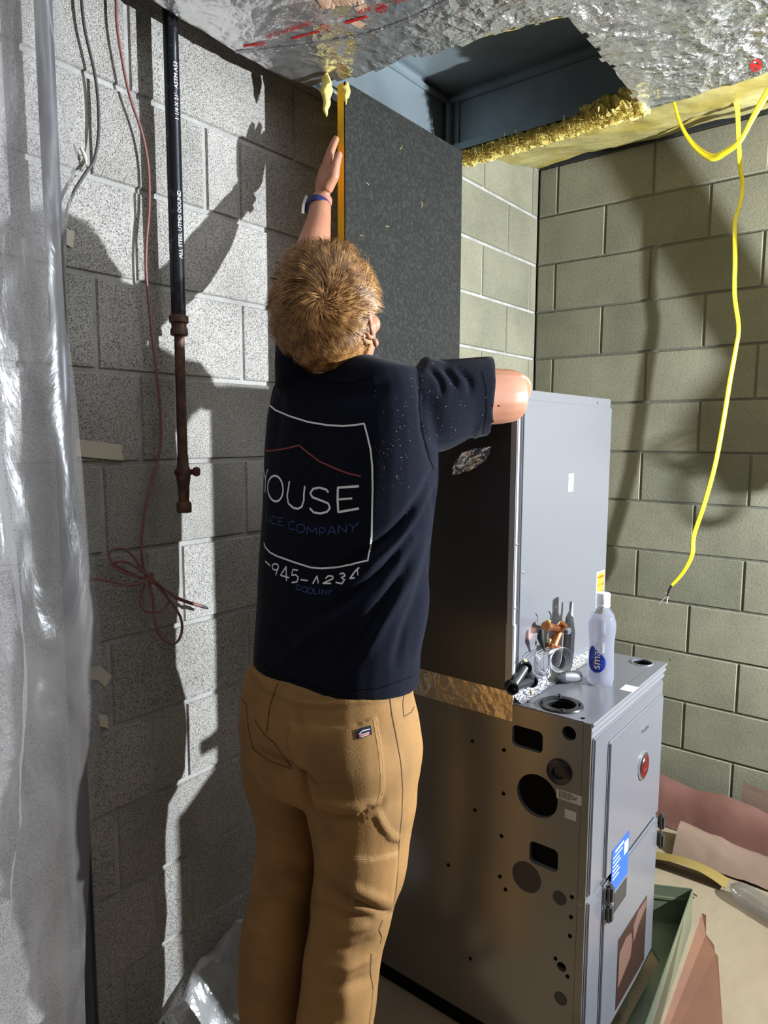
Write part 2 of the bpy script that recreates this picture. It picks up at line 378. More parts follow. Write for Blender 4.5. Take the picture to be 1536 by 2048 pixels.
# a tuft hanging where the panel meets the foil
p0 = ony(652, 150, 1.36); mb = MB()
V, Fc = edge_strip((0, 0, 0), (0, 0, -.085), .012, .012, 26, .006, 60)
def tuft(c, h, r, seed, mb):
    K = 14; N = 24; V = []
    for i in range(N+1):
        s = i/N; rr = r*math.sin(math.pi*min(1, s*.85+.12))**.8*(1-.55*s)
        for k in range(K):
            t = 2*math.pi*k/K
            q = Vector((math.cos(t)*rr, math.sin(t)*rr, -h*s))
            q += Vector([noise.noise((q+Vector((seed, 0, 0)))*55+Vector((e*9, 0, 0))) for e in range(3)])*r*.55*(1-s*.6)
            V.append(c+q)
    mb.add(V, [(i*K+k, i*K+(k+1) % K, (i+1)*K+(k+1) % K, (i+1)*K+k) for i in range(N) for k in range(K)]+[tuple(range(K))[::-1], tuple(range(N*K, N*K+K))])
tuft(p0, .10, .017, 3, mb); tuft(p0+Vector((.03, .04, -.01)), .055, .015, 8, mb)
mb.build('insulation_tuft', M['fibre'], duct, True)
# red print on the foil
M['red_print'] = mat('red print', (.55, .03, .03), .35, .4)
M['tan_patch'] = mat('tan tape', (.62, .40, .27), .5, .3, bump=(30, .6, .01))
fb = bvh(foil)
def drape(name, polys, m, tree, par, off=.001, res=6, kind=None):
    """ribbons [(pts_px, width_m)] laid on a surface"""
    mb = MB()
    for pts, wd in polys:
        run = []
        P = []
        for (x0, y0), (x1, y1) in zip(pts[:-1], pts[1:]):
            k = max(1, int(math.hypot(x1-x0, y1-y0)/res))
            P += [(x0+(x1-x0)*i/k, y0+(y1-y0)*i/k) for i in range(k)]
        P.append(pts[-1])
        def flush(run):
            if len(run) < 2: return
            V = []; n = len(run)
            for i, (p, nn) in enumerate(run):
                t = run[min(i+1, n-1)][0]-run[max(i-1, 0)][0]
                if t.length < 1e-7: t = Vector((1, 0, 0))
                s = t.normalized().cross(nn).normalized()*wd/2
                V += [p+s+nn*off, p-s+nn*off]
            mb.add(V, [(2*i, 2*i+1, 2*i+3, 2*i+2) for i in range(n-1)])
        for x, y in P:
            d = ray(x, y).normalized(); h = tree.ray_cast(CAM, d)
            if h[0] is None: flush(run); run = []; continue
            nn = h[1] if h[1].dot(d) < 0 else -h[1]
            if run and (h[0]-run[-1][0]).length > .03: flush(run); run = []
            run.append((h[0], nn))
        flush(run)
    if not mb.V: return None
    return mb.build(name, m, par)
def arc(cx, cy, rx, ry, a0=0, a1=360, k=18, rot=0):
    c, s = math.cos(math.radians(rot)), math.sin(math.radians(rot)); o = []
    for i in range(k+1):
        a = math.radians(a0+(a1-a0)*i/k); u, v = rx*math.cos(a), ry*math.sin(a); o.append((cx+u*c-v*s, cy+u*s+v*c))
    return o
pr = []
def redline(x0, y0, x1, y1):
    """a line of small illegible capitals between two thin rules"""
    L = math.hypot(x1-x0, y1-y0); ux, uy = (x1-x0)/L, (y1-y0)/L; vx, vy = uy, -ux
    q = lambda s, t: (x0+ux*s+vx*t, y0+uy*s+vy*t)
    s = 2
    while s < L-8:
        k = random.random(); hgt = 8
        if k < .3: pr.append(([q(s, 0), q(s, hgt), q(s+4, hgt), q(s+4, 0)], .0018))
        elif k < .6: pr.append(([q(s, 0), q(s+2.5, hgt), q(s+5, 0)], .0018))
        else: pr.append(([q(s+4, hgt), q(s, hgt), q(s, 0), q(s+4, 0)], .0018)); pr.append(([q(s, 4), q(s+3, 4)], .0015))
        s += 8
redline(532, 78, 630, 46); pr.append(([(486, 92), (530, 84)], .006)); pr.append(([(488, 90), (532, 90)], .003))
pr.append((arc(649, 54, 8, 6), .0018)); pr.append(([(645, 57), (647, 51), (651, 52), (648, 54), (652, 58)], .0015))
pr.append(([(584, 76), (640, 61)], .007)); pr.append(([(690, 45), (735, 32)], .008)); redline(716, 30, 752, 16)
pr.append((arc(762, 16, 10, 8), .003)); pr.append(([(755, 19), (769, 12)], .006)); redline(790, 8, 850, -14)
pr.append((arc(1512, 130, 9, 11), .006)); pr.append(([(1505, 128), (1519, 134)], .01))
for a_, b_ in ((0, 18), (18, 19), (19, 20), (20, 22), (22, 24), (24, 26), (26, 27), (27, 29), (29, 31), (31, 999)): drape('red_lettering', pr[a_:b_], M['red_print'], fb, duct, .0016, 3)
drape('tan_tape_patch', [([(640, 8), (690, 3), (728, -6)], .035), ([(705, 40), (726, 52)], .022), ([(712, 20), (735, 12)], .02)], M['tan_patch'], fb, duct, .0010, 3)
# long seam of the foil wrap
drape('foil_seam', [([(430, 105), (520, 100), (640, 85), (740, 66), (820, 38), (900, -2)], .010)], M['silver_tape'], fb, duct, .002, 4)

# ------------------------------------------------------------------ duct liner board standing as the plenum's back panel
PX, BY0, BY1 = -1.235, 1.397, 1.952
CTOP = .103+H
board = thing('duct_liner_board', 'tall black duct liner board with bright yellow edge behind the worker', 'board', (PX, 1.7, 1.7))
bx('board_face', (PX-.004, BY0, CTOP+.004), (PX, BY1, FZ-.018), M['liner'], board)
b = bx('fibre_core', (PX-.026, BY0, CTOP+.004), (PX-.004, BY1-.001, FZ-.020), M['fibre_edge'], board)
for x, y in [(738, 370), (800, 298), (772, 452), (720, 470), (843, 415), (706, 500)]:
    p = onx(x, y, PX+.001); a = random.uniform(0, 3)
    q = p+Vector((.001, math.cos(a)*.012, math.sin(a)*.016))
    MB().tube([p, (p+q)/2+Vector((0, .003, 0)), q], .0006, 4).build('loose_fibre', M['fibre'], board)

# ------------------------------------------------------------------ insulation batt above the back wall
V = []; Fc = []; nx, ny = 170, 40
for j in range(ny+1):
    for i in range(nx+1):
        x = WX+.0+(RX-WX)*i/nx; s = j/ny; y = 2.06+(2.885-2.06)*s
        sag = -.045*math.sin(math.pi*s)*(.7+.5*nz(x, 0, 0, 2))
        z = 2.575+.122*s+sag+.012*fbm(x, y, 1, 6)+.009*math.sin(x*26+4*nz(x, y, 0, 3))*max(0, 1-1.6*s)
        V.append((x, y, z))
for j in range(ny):
    for i in range(nx):
        a = j*(nx+1)+i; Fc.append((a, a+nx+1, a+nx+2, a+1))
n0 = len(V); V += [(v[0], v[1], 2.80) for v in V[:n0]]
Fc += [(a+n0, b_+n0, c_+n0, d_+n0) for d_, c_, b_, a in list(Fc)]
tag(obj('insulation_batt', V, Fc, M['batt'], None, True), 'long yellow insulation batt tucked along the top of the back block wall', 'insulation')

# ------------------------------------------------------------------ furnace
FX0, FX1, FY0, FY1, FB, FT = -1.283, -.546, 1.43, 1.966, .05, -.628+H
fur = thing('furnace', 'grey upright gas furnace with black knockout holes and latched front doors', 'furnace', ((FX0+FX1)/2, (FY0+FY1)/2, 0))
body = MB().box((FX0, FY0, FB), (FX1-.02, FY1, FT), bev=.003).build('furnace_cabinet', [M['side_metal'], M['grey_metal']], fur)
holes = []   # (kind, centre, size)
def cyl(c, ax, r, dep): return MB().lathe([(r, -dep), (r, dep)], c, ax, 40).build('cut', M['dark_metal'])
cut = []; disc = MB(); plate = MB()
DEP = .014
def hole_c(x, y, r, flat=False):
    p = ony(x, y, FY0)
    if flat: MB().lathe([(r, 0), (r, .0012)], p, (0, -1, 0), 32).build('knockout_cover', M['knockout'], fur); return
    cut.append(cyl(p, (0, 1, 0), r, DEP)); MB().lathe([(r+.001, 0), (r+.001, -.002)], p+Vector((0, DEP-.001, 0)), (0, -1, 0), 32).build('knockout_hole', M['dark_metal'], fur)
def rrect(cx, cz, w_, h_, r, y, n=6):
    o = []
    for sx, sz, a0 in ((1, 1, 0), (-1, 1, 90), (-1, -1, 180), (1, -1, 270)):
        for k in range(n+1):
            a = math.radians(a0+90*k/n); o.append(Vector((cx+sx*(w_/2-r)+r*math.cos(a), y, cz+sz*(h_/2-r)+r*math.sin(a))))
    return o
def hole_r(x, y, w_, h_):
    p = ony(x, y, FY0)
    cut.append(MB().prism([q for q in rrect(p.x, p.z, w_, h_, .012, FY0-DEP)], (0, 1, 0), 2*DEP).build('cut', M['dark_metal']))
    MB().prism(rrect(p.x, p.z, w_+.002, h_+.002, .012, FY0+DEP-.001), (0, 1, 0), .002).build('knockout_hole', M['dark_metal'], fur)
hole_r(1054.5, 1478, .078, .052); hole_c(1138, 1467, .0165); hole_c(1074, 1592, .0515); hole_r(1087, 1713, .072, .055)
hole_c(1053, 1754, .037, True); hole_c(1119, 1796, .0165, True); hole_c(1123, 1934, .0115); hole_c(1121, 1997, .0155, True)
for x, y in [(945, 1482), (1008, 1500), (1007, 1587), (1003, 1672), (1000, 1753), (1011, 1779), (1144, 1794), (1142, 1834), (1140, 1872), (1111, 1917), (1135, 1953), (897, 1730), (941, 1917), (950, 1620)]:
    MB().lathe([(.0048, 0), (.0048, .0012)], ony(x, y, FY0), (0, -1, 0), 14).build('screw_hole', M['dark_metal'], fur)
# round openings in the top
T1 = Vector((-.649, 1.492, FT)); T2 = Vector((-.602, 1.934-.012, FT))
cut.append(cyl(T1, (0, 0, 1), .034, .06)); cut.append(cyl(T2, (0, 0, 1), .026, .06))
MB().lathe([(.0339, .054), (.0339, .001), (.001, 0)], T1-Vector((0, 0, .058)), n=40, caps=False).build('vent_opening', M['dark_metal'], fur); MB().lathe([(.0259, .056), (.0259, .001), (.001, 0)], T2-Vector((0, 0, .058)), n=40, caps=False).build('vent_opening', M['dark_metal'], fur)
boolean_cut(body, cut)
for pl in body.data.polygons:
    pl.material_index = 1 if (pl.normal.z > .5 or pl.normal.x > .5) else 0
mb = MB().lathe([(.034, -.012), (.034, .004), (.050, .004), (.052, .0), (.052, -.002), (.034, -.002)], T1, n=40, caps=False)
for k in range(4):
    a = k*math.pi/2+.5; mb.lathe([(.004, .004), (.004, .008), (.002, .009)], T1+Vector((math.cos(a)*.043, math.sin(a)*.043, 0)), n=8)
mb.build('vent_collar', M['black_plastic'], fur, True)
mb = MB().lathe([(.026, -.006), (.026, .003), (.029, .003), (.030, 0)], T2, n=36, caps=False); mb.build('vent_rim', M['grey_metal'], fur, True)
mb = MB().lathe([(.012, -.004), (.012, .004), (.015, .010), (.022, .012), (.0285, .008), (.030, 0)], ony(1119, 1543, FY0), (0, -1, 0), 36)
mb.lathe([(.0125, .002), (.0125, .0035)], ony(1119, 1543, FY0), (0, -1, 0), 24)
mb.build('grommet', M['black_plastic'], fur, True)
for x, y, r in [(1118, 1389, .0028), (1166, 1311, .0028), (1055, 1404, .004), (1114, 1368, .004), (1166, 1437, .005), (1340, 1320, .003)]:
    MB().lathe([(r, 0), (r, .001)], onz(x, y, FT), n=12).build('screw_hole', M['dark_metal'], fur)
bx('furnace_base', (FX0+.01, FY0+.01, 0), (FX1-.03, FY1-.01, FB), M['dark_metal'], fur)
# front doors: stepped frames
def door(z0, z1, nm, top):
    m1 = M['grey_metal']; d = MB()
    y0, y1 = FY0+.006, FY1-.002; x = FX1-.022
    d.box((x, y0, z0), (x+.010, y1, z1), bev=.003)
    d.box((x+.008, y0+.018, z0+.004), (x+.018, y1-.018, z1-(.03 if top else .004)), bev=.004)
    d.box((x+.014, y0+.098, z0+.004), (x+.025, y1-.03, z1-(.065 if top else .004)), bev=.005)
    return d.build(nm, m1, fur)
SEAM = -1.055+H
up = door(SEAM+.003, FT-.012, 'upper_door', True); lo = door(FB+.01, SEAM-.003, 'lower_door', False)
# sloped cap moulding above upper door
prof = [(FX1-.03, FT+.0005), (FX1-.002, FT+.0005), (FX1, FT-.003), (FX1-.006, FT-.014), (FX1-.003, FT-.020), (FX1-.010, FT-.032), (FX1-.007, FT-.038), (FX1-.014, FT-.052), (FX1-.03, FT-.052)]
bx('side_flange', (FX1-.022, FY0-.0004, FB), (FX1-.004, FY0+.004, FT+.0003), M['side_metal'], fur)
MB().prism([(x, FY0+.003, z) for x, z in prof], (0, 1, 0), FY1-FY0-.003).build('top_moulding', M['grey_metal'], fur)
bx('seam_band', (FX1-.024, FY0-.001, SEAM-.008), (FX1-.008, FY0+.10, SEAM+.006), M['grey_metal'], fur, .002)
XP = FX1+.0035
M['latch'] = mat('dark latch', (.05, .048, .045), .4, .4); M['chrome'] = mat('chrome', (.8, .8, .82), .15, 1)
for (yy, zz) in [(1.552, -1.085), (1.552, -1.135), (1.949, -1.085), (1.949, -1.14)]:
    l = MB().box((XP-.003, yy-.012, zz+H-.023), (XP+.014, yy+.012, zz+H+.023), bev=.006).build('door_latch', M['latch'], fur)
    MB().box((XP-.004, yy+.008, zz+H-.023), (XP+.005, yy+.016, zz+H+.023), bev=.003).build('latch_trim', M['chrome'], l)
# badges, stickers on the front
M['badge_red'] = mat('badge red', (.11, .004, .006), .25); M['blue_label'] = mat('blue label', (.02, .09, .55), .4)
M['paper'] = mat('label paper', (.5, .49, .47), .6); M['ink'] = mat('label ink', (.03, .03, .03), .6); M['white_ink'] = mat('white ink', (.85, .85, .85), .6)
M['orange'] = mat('orange sticker', (.9, .36, .02), .5); M['brown_label'] = mat('brown warning label', (.028, .012, .008), .4)
bd = MB().lathe([(.036, 0), (.036, .004), (.031, .006), (.029, .006)], Vector((XP, 1.774, -.852+H)), (1, 0, 0), 36).build('round_badge', M['chrome'], fur, True)
MB().lathe([(.0285, .0062), (.027, .0075)], Vector((XP, 1.774, -.852+H)), (1, 0, 0), 36).build('badge_field', M['badge_red'], bd)
R_, U_ = Vector((0, 1, 0)), Vector((0, 0, 1))
text('badge_lettering', 'RR', .026, Vector((XP+.0078, 1.757, -.848+H)), R_, U_, M['chrome'], bd)
text('badge_lettering', 'VT', .022, Vector((XP+.0078, 1.758, -.873+H)), R_, U_, M['chrome'], bd)
text('name_plate', 'RHEEM', .015, Vector((XP+.001, 1.752, -.757+H)), R_, U_, M['chrome'], fur, .001)
def card(nm, y0, y1, z0, z1, m, par, x=XP): return bx(nm, (x, y0, z0+H), (x+.0006, y1, z1+H), m, par)
bl = card('blue_sticker', 1.571, 1.688, -1.105, -.990, M['blue_label'], fur)
mb = MB()
for k, (w0, w1) in enumerate([(.02, .078), (.008, .07), (.008, .05), (.008, .06), (.008, .045), (.008, .055), (.008, .05)]):
    z = -1.003-.011*k+H; mb.box((XP+.0006, 1.571+w0, z), (XP+.001, 1.571+w1, z+(.005 if k == 0 else .0022)))
mb.box((XP+.0006, 1.655, -1.04+H), (XP+.001, 1.682, -1.008+H)); mb.build('sticker_text', M['white_ink'], bl)
card('grey_sticker', 1.60, 1.685, -1.165, -1.115, M['latch'], fur)
wl = card('warning_picture_label', 1.642, 1.862, -1.455, -1.262, M['brown_label'], fur)
M['pinkish'] = mat('label picture tones', (.12, .062, .045), .5)
mb = MB(); x = XP+.0007
mb.prism([(x, 1.65, -1.40+H), (x, 1.74, -1.37+H), (x, 1.75, -1.33+H), (x, 1.74, -1.30+H), (x, 1.70, -1.29+H), (x, 1.652, -1.305+H)], (1, 0, 0), .0004)
mb.prism([(x, 1.76, -1.34+H), (x, 1.80, -1.31+H), (x, 1.855, -1.29+H), (x, 1.855, -1.268+H), (x, 1.79, -1.268+H), (x, 1.755, -1.29+H)], (1, 0, 0), .0004)
mb.build('label_picture', M['pinkish'], wl)
card('maker_mark', 1.70, 1.738, -1.512, -1.488, M['chrome'], fur)
# labels on the dark side
def cards(nm, x, y, w_, h_, m, par, Y=FY0):
    p = ony(x, y, Y); return bx(nm, (p.x-w_/2, Y-.0008, p.z-h_/2), (p.x+w_/2, Y, p.z+h_/2), m, par), p
lb, p = cards('rating_label', 1138, 1594, .060, .022, M['paper'], fur)
mb = MB()
for k, wd in enumerate([.034, .044, .042, .03]): 
    q = 0
    while q < wd:
        l_ = random.uniform(.003, .008); mb.box((p.x-.024+q, FY0-.0012, p.z+.006-.0042*k), (p.x-.024+min(q+l_, wd), FY0-.0008, p.z+.008-.0042*k)); q += l_+.0015
mb.build('label_text', M['ink'], lb)
lb, p = cards('small_white_label', 1141, 1630, .027, .021, M['paper'], fur)
for pts in [(1258, 1377)]:
    p = onz(*pts, FT); bx('white_tag', (p.x-.016, p.y-.022, p.z), (p.x+.016, p.y+.022, p.z+.0007), M['paper'], fur)

# ------------------------------------------------------------------ coil cabinet on top
CX1, CY1, CT = -.745, 2.003, .103+H
coil = thing('evaporator_coil', 'tall grey coil cabinet standing on the furnace, right face brightly lit', 'coil cabinet', ((FX0+CX1)/2, 1.7, FT))
cb_ = MB().box((FX0, FY0+.001, FT+.001), (CX1-.016, CY1-.01, CT), bev=.002).build('coil_cabinet', [M['coil_side_shade'], M['grey_metal']], coil)
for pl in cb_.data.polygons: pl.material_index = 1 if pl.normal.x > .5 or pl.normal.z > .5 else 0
bx('corner_flange', (CX1-.02, FY0, FT+.001), (CX1-.001, FY0+.012, CT), M['white_paint'], coil, .002)
cz = -.438+H
bx('front_panel', (CX1-.016, FY0+.026, FT+.002), (CX1, CY1, CT-.022), M['grey_metal'], coil, .003)
bx('top_flange', (CX1-.018, FY0+.035, CT-.022), (CX1-.003, CY1-.004, CT+.002), M['grey_metal'], coil, .002)
bx('lower_flange', (CX1-.021, FY0-.0006, FT+.001), (CX1+.001, FY0+.013, cz), M['white_paint'], coil, .002)
st = bx('white_sticker', (CX1, 1.712, -.145+H), (CX1+.0006, 1.744, -.098+H), M['paper'], coil)
mb = MB()
for k in range(6):
    q = 0
    while q < .022:
        l_ = random.uniform(.002, .006); mb.box((CX1+.0006, 1.716+q, -.106-.006*k+H), (CX1+.001, 1.716+min(q+l_, .023), -.1045-.006*k+H)); q += l_+.0015
mb.build('sticker_text', M['ink'], st)
st = bx('orange_warning_sticker', (CX1, 1.936, -.470+H), (CX1+.0006, 1.990, -.397+H), M['orange'], coil)
bx('sticker_border', (CX1-.0001, 1.931, -.56+H), (CX1+.0003, 1.992, -.392+H), M['paper'], coil)
M['red_ink'] = mat('red ink', (.6, .03, .01), .5)
for k, s in enumerate(['WARNING', 'HOT SURF', 'CAUTION']):
    text('sticker_text', s, .0125, Vector((CX1+.0007, 1.939, -.413-.023*k+H)), R_, U_, M['red_ink'], st, .0002, sx=.85 if k else .8)
mb = MB()
for y, z in [(1.47, -.32), (1.437, -.40), (1.437, -.53), (1.437, -.25), (1.66, -.44), (1.9, CT-H-.012)]:
    MB().lathe([(.003, 0), (.0035, .002), (.001, .003)], Vector((CX1-.001, y, z+H)), (1, 0, 0), 10).build('panel_screw', M['chrome'], coil)
bx('foil_tape_band', (FX0, FY0-.0012, -.672+H), (CX1+.003, FY0+.0005, -.601+H), M['foil_tape'], coil)
# slanted lower end of tape towards the front
V, Fc = [], []
for i in range(41):
    for k in range(7):
        y = FY0+.008+(CY1-FY0-.05)*i/40; s = k/6
        V.append((CX1+.001+.024*s+.003*nz(y*30, s*3), y, FT+.002+.016*(1-s)**2+.002*nz(y*60, s*5, 3)))
Fc = [(i*7+k, i*7+k+1, (i+1)*7+k+1, (i+1)*7+k) for i in range(40) for k in range(6)]
obj('base_tape', V, Fc, M['silver_tape'], coil, True)
# torn round window showing crumpled foil
pts = [(905, 950), (906, 935), (912, 920), (924, 906), (945, 898), (983, 893), (981, 905), (972, 920), (955, 933), (938, 942), (920, 948)]
P = [ony(x, y, FY0) for x, y in pts]
cxy = sum(P, Vector())/len(P); V = []; Fc = []
for i, p in enumerate(P):
    for k in range(5):
        s = k/4; q = cxy.lerp(p, s); q.y = FY0-.001-.006*(1-s)-.010*abs(nz(q.x, q.z, 3, 55))*(1-s**4); V.append(q)
n = len(P)
for i in range(n):
    for k in range(4): Fc.append((i*5+k, i*5+k+1, ((i+1) % n)*5+k+1, ((i+1) % n)*5+k))
obj('foil_patch', V, Fc, M['foil'], coil)
# refrigerant stub, copper valve, capillary wires, drain ports
M['tube_grey'] = mat('grey stub tube', (.32, .32, .33), .35, .7); M['copper'] = mat('copper', (.45, .17, .06), .35, .9, var=(30, (.3, .1, .03), .4, .6))
M['wire_grey'] = mat('grey wire', (.55, .55, .57), .3, .8); M['black_rubber'] = mat('black foam sleeve', (.01, .01, .012), .6)
X1 = CX1+.022
q = [(1143, 1203), (1142, 1222), (1139, 1236), (1139, 1262), (1137, 1300), (1134, 1325), (1128, 1343)]
P = [onx(x, y, X1) for x, y in q]
MB().tube(P, [.005, .0055, .010, .0142, .0146, .0146, .0146], 18).build('closed_stub_tube', M['tube_grey'], coil, True)
P = [onx(1118, 1350, X1), onx(1135, 1349, X1+.006)]+[P[-1]*0+Vector((-.70, 1.665, FT+.018)), Vector((-.665, 1.668, FT+.017))]
MB().tube([onx(1116, 1347, X1), onx(1124, 1353, X1+.01), Vector((-.700, 1.632, FT+.018)), Vector((-.680, 1.655, FT+.018)), Vector((-.674, 1.662, FT+.018))], [.013, .0145, .0145, .0145, .013], 18).build('tube_elbow', M['tube_grey'], coil, True)
vz = CX1+.03
mb = MB(); A = onx(1091, 1252, vz); B = onx(1122, 1258, vz); C_ = onx(1126, 1246, vz+.01); D = onx(1107, 1292, vz)
mb.tube([A, A.lerp(B, .2), A.lerp(B, .21), B], [.0115, .0115, .009, .009], 16); mb.tube([onx(1128, 1247, vz+.012), onx(1113, 1265, vz-.006)], [.0115, .0115], 16)
mb.tube([onx(1119, 1262, vz), D], [.0095, .0095], 16); mb.tube([onx(1100, 1291, vz), onx(1118, 1294, vz)], [.006, .006], 12)
mb.tube([onx(1116, 1262, vz-.004), onx(1090, 1300, CX1)], [.006, .006], 10)
mb.build('copper_valve', M['copper'], coil, True)
mb = MB(); mb.lathe([(.010, -.006), (.010, .006), (.006, .009)], onx(1134, 1262, vz), (.4, .9, 0), 8); mb.tube([onx(1128, 1256, vz), onx(1140, 1262, vz)], .005, 10)
mb.build('flare_nut', M['chrome'], coil, True)
mb = MB()
mb.tube(spline([onx(x, y, vz) for x, y in [(1098, 1223), (1102, 1230), (1101, 1240)]], 5), .0016, 6)
mb.tube([onx(1082, 1258, vz), onx(1081, 1275, vz), onx(1088, 1300, vz)], [.006, .009, .003], 10)
mb.build('black_sleeve', M['black_rubber'], coil, True)
mb = MB()
for k in range(5):
    c0 = (1118+k*.9, 1318+k*.5); mb.tube([onx(x, y, vz+.002*k) for x, y in arc(c0[0]-3+k, c0[1], 15+k*1.5, 22+k, 0, 360, 28, 15*k-30)], .0009, 5, closed=True)
for k in range(4):
    mb.tube(spline([onx(x+k*2.2, y+k*3, vz-.004*k) for x, y in [(1098, 1295), (1082, 1300), (1072, 1312), (1076, 1335), (1088, 1345), (1096, 1335), (1096, 1300)]], 5), .0009, 5)
mb.tube(spline([onx(x, y, vz) for x, y in [(1098, 1330), (1098, 1350), (1094, 1357), (1086, 1360)]], 5), .0011, 5)
mb.build('capillary_wire', M['wire_grey'], coil, True)
mb = MB()
for p, h_, r_, sd_ in ((onx(1096, 1240, vz), .012, .007, 1), (onx(1099, 1277, vz), .014, .006, 5), (onx(1051, 1319, vz-.01), .008, .008, 9), (onx(1062, 1380, CX1+.02), .014, .005, 11)):
    mb = MB(); tuft(p, h_, r_, sd_, mb); mb.build('yellow_foam_bit', M['batt'], coil, True)
fit = MB(); XF = CX1+.012
C3 = [onx(1051, 1335, XF), onx(1063, 1362, XF), onx(1024, 1376, XF)]
ax = Vector((.60, -.80, .06)).normalized()
for a_, b_ in ((0, 1), (1, 2), (2, 0)):
    fit.tube([C3[a_]-ax*.006, C3[b_]-ax*.006], .0125, 12)
fit = fit.build('drain_fitting', M['black_plastic'], coil, True)
for c0 in C3:
    MB().lathe([(.0155, -.018), (.0155, .006), (.0145, .008), (.0115, .008), (.011, -.012), (.001, -.012)], c0, ax, 24).build('drain_port', M['black_plastic'], fit, True)

# ------------------------------------------------------------------ steel gas pipe on the left wall
M['black_steel'] = mat('black steel', (.018, .019, .024), .3, .6, var=(60, (.10, .10, .11), .6, .75)); M['rust'] = mat('rusty iron', (.085, .045, .032), .6, .5, bump=(80, .5, .002), var=(40, (.16, .08, .05), .45, .65))
M['valve_red'] = mat('dull red valve', (.12, .03, .025), .5, .4)
pxy = Vector((-1.39, .993, 0))
def pz(y): return onx(358, y, -1.39).z
pipe = thing('gas_pipe', 'vertical black steel pipe with rusty lower end and shutoff, fixed to left wall', 'pipe', (pxy.x, pxy.y, pz(1025)))
def pc(z): return Vector((pxy.x, pxy.y, z))
MB().tube([pc(TOP+.2), pc(pz(640))], .0167, 20).build('black_pipe_length', M['black_steel'], pipe, True)
MB().lathe([(.017, pz(672)), (.020, pz(670)), (.020, pz(660)), (.017, pz(656)), (.0175, pz(648)), (.022, pz(645)), (.022, pz(633)), (.018, pz(631))], (pxy.x, pxy.y, 0), n=20).build('reducing_coupling', M['rust'], pipe, True)
MB().tube([pc(pz(668)), pc(pz(925))], .0118, 16).build('rusty_pipe_length', M['rust'], pipe, True)
MB().lathe([(.012, pz(1004)), (.0135, pz(985)), (.0135, pz(975)), (.016, pz(960)), (.017, pz(950)), (.016, pz(938)), (.0135, pz(932)), (.013, pz(914)), (.0118, pz(912))], (pxy.x, pxy.y, 0), n=8).build('shutoff_body', M['rust'], pipe, True)
vv = MB().tube([pc(pz(945))+Vector((0, -.02, 0)), pc(pz(945))+Vector((.0, .03, 0))], .007, 10)
vv.lathe([(.010, 0), (.012, .006), (.010, .012)], pc(pz(944))+Vector((.012, .022, 0)), (.8, .5, 0), 14); vv.build('shutoff_handle', M['valve_red'], pipe, True)
MB().lathe([(.0165, pz(1026)), (.0175, pz(1022)), (.0175, pz(1008)), (.015, pz(1004))], (pxy.x, pxy.y, 0), n=8).build('end_cap', M['rust'], pipe, True)
toc = (CAM-pxy); toc.z = 0; toc.normalize(); rt = Vector((0, 0, 1)).cross(toc).normalized()
ang = toc*math.cos(.45)+rt*math.sin(.45); tr = Vector((0, 0, -1))
text('pipe_lettering', "ALL STEEL UTMD OOUND", .0125, pc(pz(520))+ang*.0172+ang.cross(Vector((0, 0, 1)))*-.005, (0, 0, 1), ang.cross(Vector((0, 0, 1))), M['white_ink'], pipe, .0002)
text('pipe_lettering', "1 1/4 X 21'   ASTM A53", .0125, pc(pz(250))+ang*.0172+ang.cross(Vector((0, 0, 1)))*-.005, (0, 0, 1), ang.cross(Vector((0, 0, 1))), M['white_ink'], pipe, .0002)
for z in (TOP-.05,):
    bx('pipe_strap', (WX, pxy.y-.03, z), (pxy.x+.02, pxy.y+.03, z+.02), M['black_steel'], pipe, .003)

# dark post behind the plastic
M['post'] = mat('dark blue grey post', (.018, .020, .032), .4, .2)
pp = onx(134, 1024, -1.39)
MB().tube([(pp.x, pp.y, 0), (pp.x, pp.y, TOP)], .0165, 20).build('x', M['post'], None, True)
o = bpy.data.objects['x']; o.name = 'steel_post'; tag(o, 'dark round steel post standing behind the clear plastic sheet', 'post')

# ------------------------------------------------------------------ cables on the left wall
M['cable_red'] = mat('brown red cable', (.21, .085, .07), .5); M['cable_dark'] = mat('dark cable', (.05, .045, .045), .5)
XC = -1.425
cable = thing('thermostat_cable', 'thin reddish brown cable hanging down the left wall, tied in loops', 'cable', tuple(onx(297, 1155, XC)))
wire('cable_run', [onx(x, y, XC) for x, y in [(230, -60), (232, 0), (235, 60), (250, 150), (262, 200), (285, 270), (297, 340), (298, 420), (293, 480), (292, 540), (297, 600), (303, 660), (310, 720), (318, 790), (322, 850), (320, 900), (308, 950), (292, 1010), (285, 1060), (283, 1100), (288, 1140), (297, 1155)]], .0032, M['cable_red'], cable)
def c7(pts, X): return [onx(160+x/5.12, 1040+y/5.12, X) for x, y in pts]
wire('cable_loop', c7([(650, 540), (560, 390), (470, 310), (390, 285), (310, 320), (300, 380), (340, 440), (430, 500), (600, 580), (690, 600)], XC+.01), .0028, M['cable_red'], cable)
wire('cable_loop', c7([(690, 560), (580, 490), (480, 430), (340, 430), (330, 460), (450, 540), (690, 600)], XC+.015), .0028, M['cable_red'], cable)
wire('cable_loop', c7([(670, 650), (630, 760), (620, 880), (680, 940), (780, 945), (860, 910), (910, 830), (880, 760), (780, 640)], XC+.003), .0024, M['cable_red'], cable)
wire('cable_loop', c7([(700, 650), (745, 800), (760, 980), (800, 1150), (870, 1240), (940, 1270), (1010, 1230), (1045, 1120), (1030, 1000), (960, 880), (850, 740), (740, 620)], XC+.008), .0032, M['cable_red'], cable)
wire('cable_tail', c7([(690, 570), (735, 545), (745, 575), (720, 600), (600, 650), (480, 665), (340, 635), (200, 605), (0, 605), (-200, 640)], XC+.018), .0028, M['cable_red'], cable)
